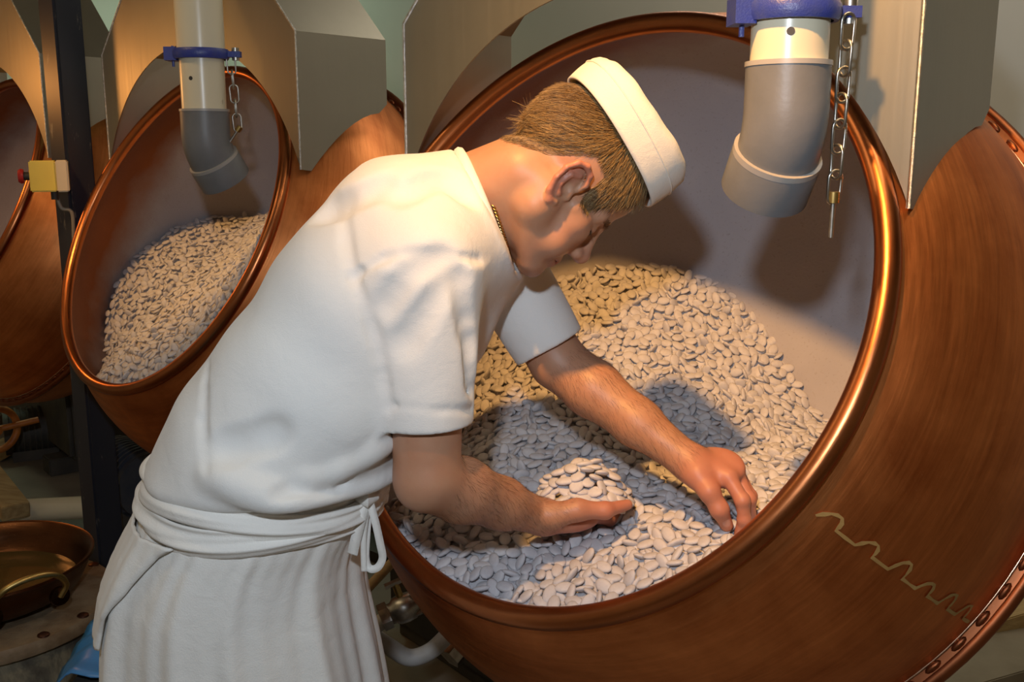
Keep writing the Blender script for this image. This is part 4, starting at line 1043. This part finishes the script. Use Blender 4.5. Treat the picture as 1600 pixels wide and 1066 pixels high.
# rope necklace
def rope(name, c, n, rad, turns, wire, mat, parent):
    fr_ = frame(n); D = HV - c; sl = np.abs(D @ nrm(n)) < 0.005; D = D[sl]; an = np.arctan2(D @ fr_[:, 1], D @ fr_[:, 0]); dist = np.hypot(D @ fr_[:, 0], D @ fr_[:, 1])
    bins = np.linspace(-math.pi, math.pi, 49); bc = (bins[1:] + bins[:-1]) / 2
    rb = np.array([dist[(an >= a) & (an < b)].max() if ((an >= a) & (an < b)).any() else 0.07 for a, b in zip(bins[:-1], bins[1:])])
    rb = np.minimum(rb, 0.084)
    for _ in range(2): rb = np.maximum(rb, (np.roll(rb, 1) + np.roll(rb, -1) + rb) / 3)
    for k in range(2):
        P = []
        for a in np.linspace(-math.pi, math.pi, 400, endpoint=False):
            R = np.interp(a, bc, rb, period=2 * math.pi) + 0.0018
            u = math.cos(a) * fr_[:, 0] + math.sin(a) * fr_[:, 1]; tw = a * turns + k * math.pi
            P.append(c + u * (R + rad * math.cos(tw)) + nrm(n) * rad * math.sin(tw) - BASE)
        link(name, MB().tube(P, wire, 6, closed=True).mesh(name, True, None), mat, parent)
rope('necklace_strand', NKC + NKD * 0.010, NKD, 0.0016, 50, 0.0015, 'gold', person)

# ------------------------------------------------------------------ apron, sash, ties, trousers, shoes
ROWS = [(735, 236, 606), (770, 222, 604), (800, 208, 598), (830, 192, 584), (860, 178, 578), (900, 163, 578), (950, 155, 587), (1000, 152, 598), (1066, 152, 610), (1200, 158, 630), (1400, 175, 640), (1650, 195, 640)]
YC = 1.43
def row(py):
    l = np.interp(py, [r[0] for r in ROWS], [r[1] for r in ROWS]); r = np.interp(py, [r[0] for r in ROWS], [r[2] for r in ROWS])
    c = Q((l + r) / 2 + 2, py, YC); a = Q(r, py, YC)[0] - c[0] - 0.013; return c, a, min(0.190, a * 1.16)
def skirt_pt(py, th, off=0.0, tilt=0.0):
    c, a, b = row(py)
    am = np.interp(py, [770, 850, 1000, 1600], [0.001, 0.0032, 0.0060, 0.014])
    w = (math.sin(7 * th + 0.4) * 0.8 + math.sin(11 * th + 2.0 + 0.001 * py) * 0.6 + 0.5 * math.sin(19 * th + 1.1 + 0.002 * py) + 0.35 * math.sin(31 * th)) * am
    g = 0.5 + 0.5 * math.sin(43 * th + 0.7); w += -0.0018 * g * np.interp(py, [790, 830, 900], [1, 1, 0])
    p = c + np.array([(a + off + w) * math.cos(th), (b + off + w) * math.sin(th), 0])
    return p
def grid_mesh(name, rows, closed):
    n = len(rows[0]); V = [p for r in rows for p in r]; Fc = []
    for i in range(len(rows) - 1):
        for k in range(n if closed else n - 1):
            Fc.append((i * n + k, (i + 1) * n + k, (i + 1) * n + (k + 1) % n, i * n + (k + 1) % n))
    return mesh(name, np.array(V) - BASE, Fc)
pys = list(range(740, 1080, 8)) + list(range(1080, 1660, 40)); NTH = 240
ths = np.linspace(0, 2 * math.pi, NTH, endpoint=False)
apron = link('apron_skirt', grid_mesh('apron_skirt', [[skirt_pt(py, th) for th in ths] for py in pys], True), 'apron_cotton', person)
md = apron.modifiers.new('t', 'SOLIDIFY'); md.thickness = 0.003
# overlapping back panel with a turned edge
EDGE = [(786, 292), (800, 268), (820, 246), (850, 218), (880, 195), (905, 178), (930, 166), (960, 157)]
rows_ = []
for py in range(786, 962, 4):
    px = np.interp(py, [e[0] for e in EDGE], [e[1] for e in EDGE]); c, a, b = row(py)
    # visible angle on the near side whose silhouette x equals the edge
    cs = np.clip((Q(px, py, YC - 0.10)[0] - c[0]) / (a + 0.008), -0.999, 0.999); th0 = 2 * math.pi - math.acos(cs)
    th0 = -math.acos(cs)
    r = []
    for k in np.linspace(0, 1, 60):
        th = th0 + (-math.pi * 1.25 - th0) * k
        r.append(skirt_pt(py, th, 0.0075 * (1 if k > 0 else 0.55)))
    rows_.append(r)
fl = link('apron_overlap', grid_mesh('apron_overlap', rows_, False), 'apron_cotton', apron)
md = fl.modifiers.new('t', 'SOLIDIFY'); md.thickness = 0.004
# sash: two soft rolls wound round the waist
def sash(name, py0, hgt, off, tiltl, seed, bulge):
    c, a, b = row(py0); g = np.random.default_rng(seed); rows = []
    nz = 18
    for j in range(nz + 1):
        v = j / nz; r = []
        for th in np.linspace(0, 2 * math.pi, 200, endpoint=False):
            lf = 0.5 - 0.5 * math.cos(th)         # 1 on his back (image left)
            hh = hgt * (0.75 + 0.45 * lf)
            z = (0.5 - v) * hh + tiltl * (lf - 0.5) + 0.003 * math.sin(3 * th + seed)
            o = off + bulge * math.sin(math.pi * v) ** 0.7 + 0.0035 * math.sin(v * 9.5 + 2.3 * math.sin(th * 1.5 + seed) + seed) + 0.0015 * math.sin(21 * v + 3 * th)
            r.append(c + np.array([(a + o) * math.cos(th), (b + o) * math.sin(th), z]))
        rows.append(r)
    s = link(name, grid_mesh(name, rows, True), 'apron_cotton', apron)
    md = s.modifiers.new('t', 'SOLIDIFY'); md.thickness = 0.003
sash('sash_roll', 748, 0.046, 0.003, 0.040, 1, 0.010)
sash('sash_roll', 772, 0.044, 0.003, 0.012, 4, 0.008)
def ribbon(name, pts, wid, parent, up=None):
    P = [Q(*p) for p in pts]; P = bez(P, 10); V = []; Fc = []
    for i, p in enumerate(P):
        t = nrm(P[min(i + 1, len(P) - 1)] - P[max(i - 1, 0)]); vd = nrm(CAM - p); vd = nrm(vd + 0.25 * CR * math.sin(i * 0.15)); s_ = nrm(np.cross(t, vd))
        V += [p - s_ * wid / 2 - BASE, p + s_ * wid / 2 - BASE]
    for i in range(len(P) - 1): Fc.append((2 * i, 2 * i + 2, 2 * i + 3, 2 * i + 1))
    o = link(name, mesh(name, V, Fc), 'apron_cotton', parent); md = o.modifiers.new('t', 'SOLIDIFY'); md.thickness = 0.0016; return o
YT = 1.335
ribbon('apron_tie', [(571, 782, YT), (563, 815, YT - 0.004), (556, 842, YT - 0.004), (551, 866, YT)], 0.0150, apron)
ribbon('apron_tie', [(576, 782, YT), (571, 815, YT + 0.003), (568, 850, YT + 0.004), (569, 893, YT + 0.004)], 0.0080, apron)
ribbon('apron_tie', [(577, 782, YT), (586, 815, YT - 0.002), (594, 850, YT), (598, 872, YT + 0.004), (590, 887, YT + 0.006), (577, 888, YT + 0.008), (571, 870, YT + 0.010), (574, 820, YT + 0.012), (577, 790, YT + 0.01)], 0.0110, apron)
link('tie_knot', MB().tube([Q(560, 778, YT + 0.004) - BASE, Q(574, 781, YT - 0.006) - BASE, Q(586, 776, YT + 0.01) - BASE], [0.007, 0.012, 0.007], 14).mesh('tie_knot'), 'apron_cotton', apron)
for k, ft in enumerate(FEET):
    hp_ = hip + np.array([0.0, -0.085 if k == 0 else 0.085, -0.06]); kn = (hp_ + ft) / 2 + np.array([0.02, 0, 0.02])
    link('trouser_leg', MB().tube([p - BASE for p in bez([hp_, kn, ft + [0, 0, -0.02]], 8)], [0.080] + list(np.linspace(0.080, 0.070, 16)), 28).mesh('trouser_leg'), 'trouser_cotton', person)
    b = ft - BASE
    sh_ = MB(); rows = []
    for t in np.linspace(0, 1, 14):
        wv = 0.046 * (math.sin(math.pi * min(1, t * 0.9 + 0.12)) ** 0.5); hv = np.interp(t, [0, 0.3, 0.6, 1], [0.085, 0.09, 0.065, 0.03])
        x = -0.085 + 0.29 * t
        rows.append([b + np.array([x, 0.03 * t + wv * math.cos(a), -0.09 + max(0, hv * math.sin(a))]) + BASE for a in np.linspace(0, 2 * math.pi, 24, endpoint=False)])
    link('shoe', grid_mesh('shoe', rows, True), 'black_rubber', person)

# ------------------------------------------------------------------ cap
def cap_mesh():
    rows = []; n = 96
    base = lambda x: 0.0755 - 0.07 * (x + 0.006)      # lower edge rises to the back
    def ringp(sx, sy, zf, infl=0.0):
        out = []
        for th in np.linspace(0, 2 * math.pi, n, endpoint=False):
            c_, s_ = math.cos(th), math.sin(th); p = 2.3
            rr = (abs(c_) ** p + abs(s_) ** p) ** (-1 / p)
            x = -0.009 + sx * c_ * rr; y = sy * s_ * rr
            wr_ = 0.0010 * math.sin(5 * th + 0.8) + 0.0005 * math.sin(13 * th + 1 + 4 * infl)
            out.append(H(x + 0.014 + wr_ * c_ * infl, y + wr_ * s_ * infl, zf(x) + 0.021 + wr_ * infl * 0.8))
        return out
    A_, B_ = 0.109, 0.0835
    rows.append(ringp(A_ - 0.005, B_ - 0.005, lambda x: base(x) + 0.012))
    rows.append(ringp(A_ - 0.004, B_ - 0.004, lambda x: base(x)))
    rows.append(ringp(A_, B_, lambda x: base(x)))
    for k in np.linspace(0.1, 1, 9):
        rows.append(ringp(A_ + 0.002 * math.sin(k * 3), B_ + 0.002 * math.sin(k * 3), lambda x, k=k: base(x) + k * (0.127 - base(x)), 0.5 * k))
    for k, (d, z) in enumerate(((0.003, 0.133), (0.009, 0.1385), (0.018, 0.1405), (0.035, 0.1395), (0.055, 0.138), (0.075, 0.1375))):
        rows.append(ringp(A_ - d, B_ - d, lambda x, z=z: z, 1.0))
    V = [p for r in rows for p in r]; Fc = []
    for i in range(len(rows) - 1):
        for k in range(n): Fc.append((i * n + k, i * n + (k + 1) % n, (i + 1) * n + (k + 1) % n, (i + 1) * n + k))
    Fc.append(tuple(range((len(rows) - 1) * n, len(rows) * n)))
    return mesh('cap', np.array(V) - BASE, Fc)
cap = link('cap', cap_mesh(), 'cap_cotton', person)
# band seam around the cap
def cap_ring(zo, rad, ofs, m):
    P = []
    for th in np.linspace(0, 2 * math.pi, 120, endpoint=False):
        c_, s_ = math.cos(th), math.sin(th); rr = (abs(c_) ** 2.3 + abs(s_) ** 2.3) ** (-1 / 2.3); x = -0.009 + (0.109 + ofs) * c_ * rr
        P.append(H(x + 0.014, (0.0835 + ofs) * s_ * rr, 0.0965 - 0.07 * (x + 0.006) + zo) - BASE)
    return MB().tube(P, rad, 6, closed=True).mesh('band_edge', True, None)
link('band_edge', cap_ring(0.034, 0.0014, 0.0018, 0), 'cap_cotton', cap)

# ------------------------------------------------------------------ hair
def strands(name, roots, nrmls, dirs, lens_, cols, wid, parent, curl=0.3, segs=4, seed=0):
    g = np.random.default_rng(seed); V = []; Fc = []; C_ = []
    for i in range(len(roots)):
        p = roots[i].copy(); d = nrm(dirs[i]); n = nrmls[i]; L = lens_[i]; b = nrm(np.cross(d, n)); k0 = len(V)
        for j in range(segs + 1):
            w = wid * (1 - 0.75 * j / segs); V += [p + b * w, p - b * w * 0.5 + n * w * 0.8, p - b * w * 0.5 - n * w * 0.8]; C_ += [cols[i]] * 3
            d = nrm(d + b * curl * 0.12 * math.sin(i * 1.7) - n * 0.03); p = p + d * L / segs
        for j in range(segs):
            a = k0 + 3 * j
            for q in range(3): Fc.append((a + q, a + (q + 1) % 3, a + 3 + (q + 1) % 3, a + 3 + q))
    me = mesh(name, np.array(V) - BASE, Fc)
    at = me.color_attributes.new('Col', 'FLOAT_COLOR', 'POINT'); at.data.foreach_set('color', np.c_[np.array(C_), np.ones(len(C_))].astype(np.float32).ravel())
    return link(name, me, 'hair', parent)
def vnormals(V, Fq):
    fn = np.cross(V[Fq[:, 2]] - V[Fq[:, 0]], V[Fq[:, 3]] - V[Fq[:, 1]]); N = np.zeros_like(V)
    for k in range(4): np.add.at(N, Fq[:, k], fn)
    return N / (np.linalg.norm(N, axis=1)[:, None] + 1e-12)
HN = vnormals(HV, HF)
hm = hair_mask(HL); ay = abs(HL[:, 1])
capz = 0.0965 - 0.07 * (HL[:, 0] - 0.008)
cand = np.nonzero((hm > 0.001) & (HL[:, 2] < capz + 0.012) & (ay < 0.0785) & ((HN @ HR[:, 2] > -0.75) | (HL[:, 0] < -0.05)))[0]
g = np.random.default_rng(5); pick = g.choice(cand, min(15000, len(cand)), replace=False)
L = HL[pick]; nl = HN[pick] @ HR
back = sm(0.02, -0.04, L[:, 0])
d0 = np.c_[-0.75 * back + 0.10 * (1 - back), np.zeros(len(L)), -0.55 * back - 0.8 * (1 - back)]
d0 = d0 + g.normal(0, 0.09, d0.shape) + nl * 0.05
d0 = d0 - nl * np.clip((d0 * nl).sum(1), None, 10)[:, None]; d0 = d0 + nl * (0.13 - 0.035 * sm(-0.05, -0.09, L[:, 0]))[:, None]
edge = sm(0.0, 0.035, hm[pick])
ln = (0.009 + 0.028 * edge) * g.uniform(0.7, 1.15, len(L))
cl_ = np.sin(L[:, 0] * 190 + L[:, 2] * 330 + 2.0 * np.sin(L[:, 2] * 120)) * np.sin(L[:, 2] * 240 - L[:, 0] * 90 + L[:, 1] * 60)
tone = np.clip(0.46 + 0.30 * cl_ + g.normal(0, 0.24, len(L)), 0.05, 1)[:, None]; top_ = sm(0.02, 0.09, L[:, 2] - 0.4 * L[:, 0])[:, None]
cols = np.array([0.085, 0.046, 0.022]) * (1 - tone) + np.array([0.36, 0.215, 0.080]) * tone
gold_ = (g.uniform(0, 1, (len(L), 1)) < 0.18 + 0.25 * top_); cols = np.where(gold_, np.array([0.46, 0.31, 0.14]), cols)
grey_ = (g.uniform(0, 1, len(L)) < 0.12) & (L[:, 0] > 0.0) & (L[:, 2] < 0.045); cols[grey_] = (0.17, 0.12, 0.08)
strands('hair', HV[pick], HN[pick], d0 @ HR.T, ln, cols, 0.00042, person, seed=1)
for sg in (1, -1):
    c_ = np.nonzero((HL[:, 1] * sg > 0.012) & (HL[:, 1] * sg < 0.052) & (abs(HL[:, 2] - 0.0215 + 4.0 * (HL[:, 1] * sg - 0.034) ** 2) < 0.0045) & (HL[:, 0] > 0.05))[0]
    if len(c_) > 20:
        c_ = g.choice(c_, min(150, len(c_)), replace=False)
        dd = np.tile(HR @ np.array([-0.25, 0.9 * sg, 0.15]), (len(c_), 1)) + g.normal(0, 0.15, (len(c_), 3)) + HN[c_] * 0.25
        strands('eyebrow', HV[c_], HN[c_], dd, np.full(len(c_), 0.008), np.tile([0.20, 0.12, 0.06], (len(c_), 1)), 0.00022, person, seed=2)
    c_ = np.nonzero((abs(HL[:, 1] * sg - 0.033) < 0.013) & (abs(HL[:, 2] + 0.0045) < 0.0018) & (HL[:, 0] > 0.070))[0]
    if len(c_) > 8:
        c_ = g.choice(c_, min(70, len(c_)), replace=False); dd = np.tile(HR @ np.array([0.8, 0.2 * sg, -0.5]), (len(c_), 1)) + g.normal(0, 0.12, (len(c_), 3))
        strands('eyelashes', HV[c_], HN[c_], dd, np.full(len(c_), 0.006), np.tile([0.08, 0.05, 0.03], (len(c_), 1)), 0.00016, person, seed=3)
# arm hair
for V_, F_, el, wr, nm, sd in ((RV, RF_, ER, WR, 'arm_hair', 11), (LV_, LF_, EL_, WL, 'arm_hair', 12)):
    N_ = vnormals(V_, F_); d = nrm(wr - el); t = (V_ - el) @ d / np.linalg.norm(wr - el)
    rad = np.linalg.norm(V_ - el - np.clip(t, 0, 1)[:, None] * (wr - el), axis=1)
    c_ = np.nonzero((t > 0.06) & (t < 1.02) & (rad < 0.07) & ((V_ - el) @ nrm((SR if sd == 11 else SL) - el) < 0.035))[0]; c_ = g.choice(c_, min(2600, len(c_)), replace=False)
    dd = np.tile(d * 0.7 + np.array([0, 0, -0.6]), (len(c_), 1)) + g.normal(0, 0.25, (len(c_), 3)); dd = dd - N_[c_] * (dd * N_[c_]).sum(1)[:, None] + N_[c_] * 0.22
    strands(nm, V_[c_], N_[c_], dd, g.uniform(0.008, 0.016, len(c_)), np.tile([0.10, 0.05, 0.025], (len(c_), 1)) * g.uniform(0.6, 1.8, (len(c_), 1)), 0.00011, person, segs=3, seed=sd)

# ------------------------------------------------------------------ sweets heaped on his right palm
g = np.random.default_rng(21); hc_ = Q(912, 776, 1.525)
placed = []
for i in range(6000):
    if len(placed) >= 85: break
    u, v = g.uniform(-1, 1, 2)
    if u * u + v * v > 1: continue
    rr = math.hypot(u, v); top = 0.060 * (1 - rr ** 2.0)
    z = top + g.uniform(-0.014, 0.002)
    p = hc_ + np.array([0.074 * u, 0.060 * v + 0.004, max(z, -0.004)])
    if any(((p - q) ** 2).sum() < 0.0140 ** 2 for q in placed): continue
    placed.append(p)
    n = nrm([u * 0.55, v * 0.55, 1.0]); tl = min(abs(g.normal(0, 0.42)), 1.1); az = g.uniform(0, 6.28); R0 = frame(n)
    q = Quaternion(Vector(R0 @ np.array([math.cos(az), math.sin(az), 0])), tl) @ quat(R0) @ Quaternion((0, 0, 1), g.uniform(0, 6.28))
    candy(p, np.array(q.to_matrix()), g.integers(0, 4), 'cream-white flat oval sweet in the heap on the man\'s palm', 'sweets heaped on the palm')
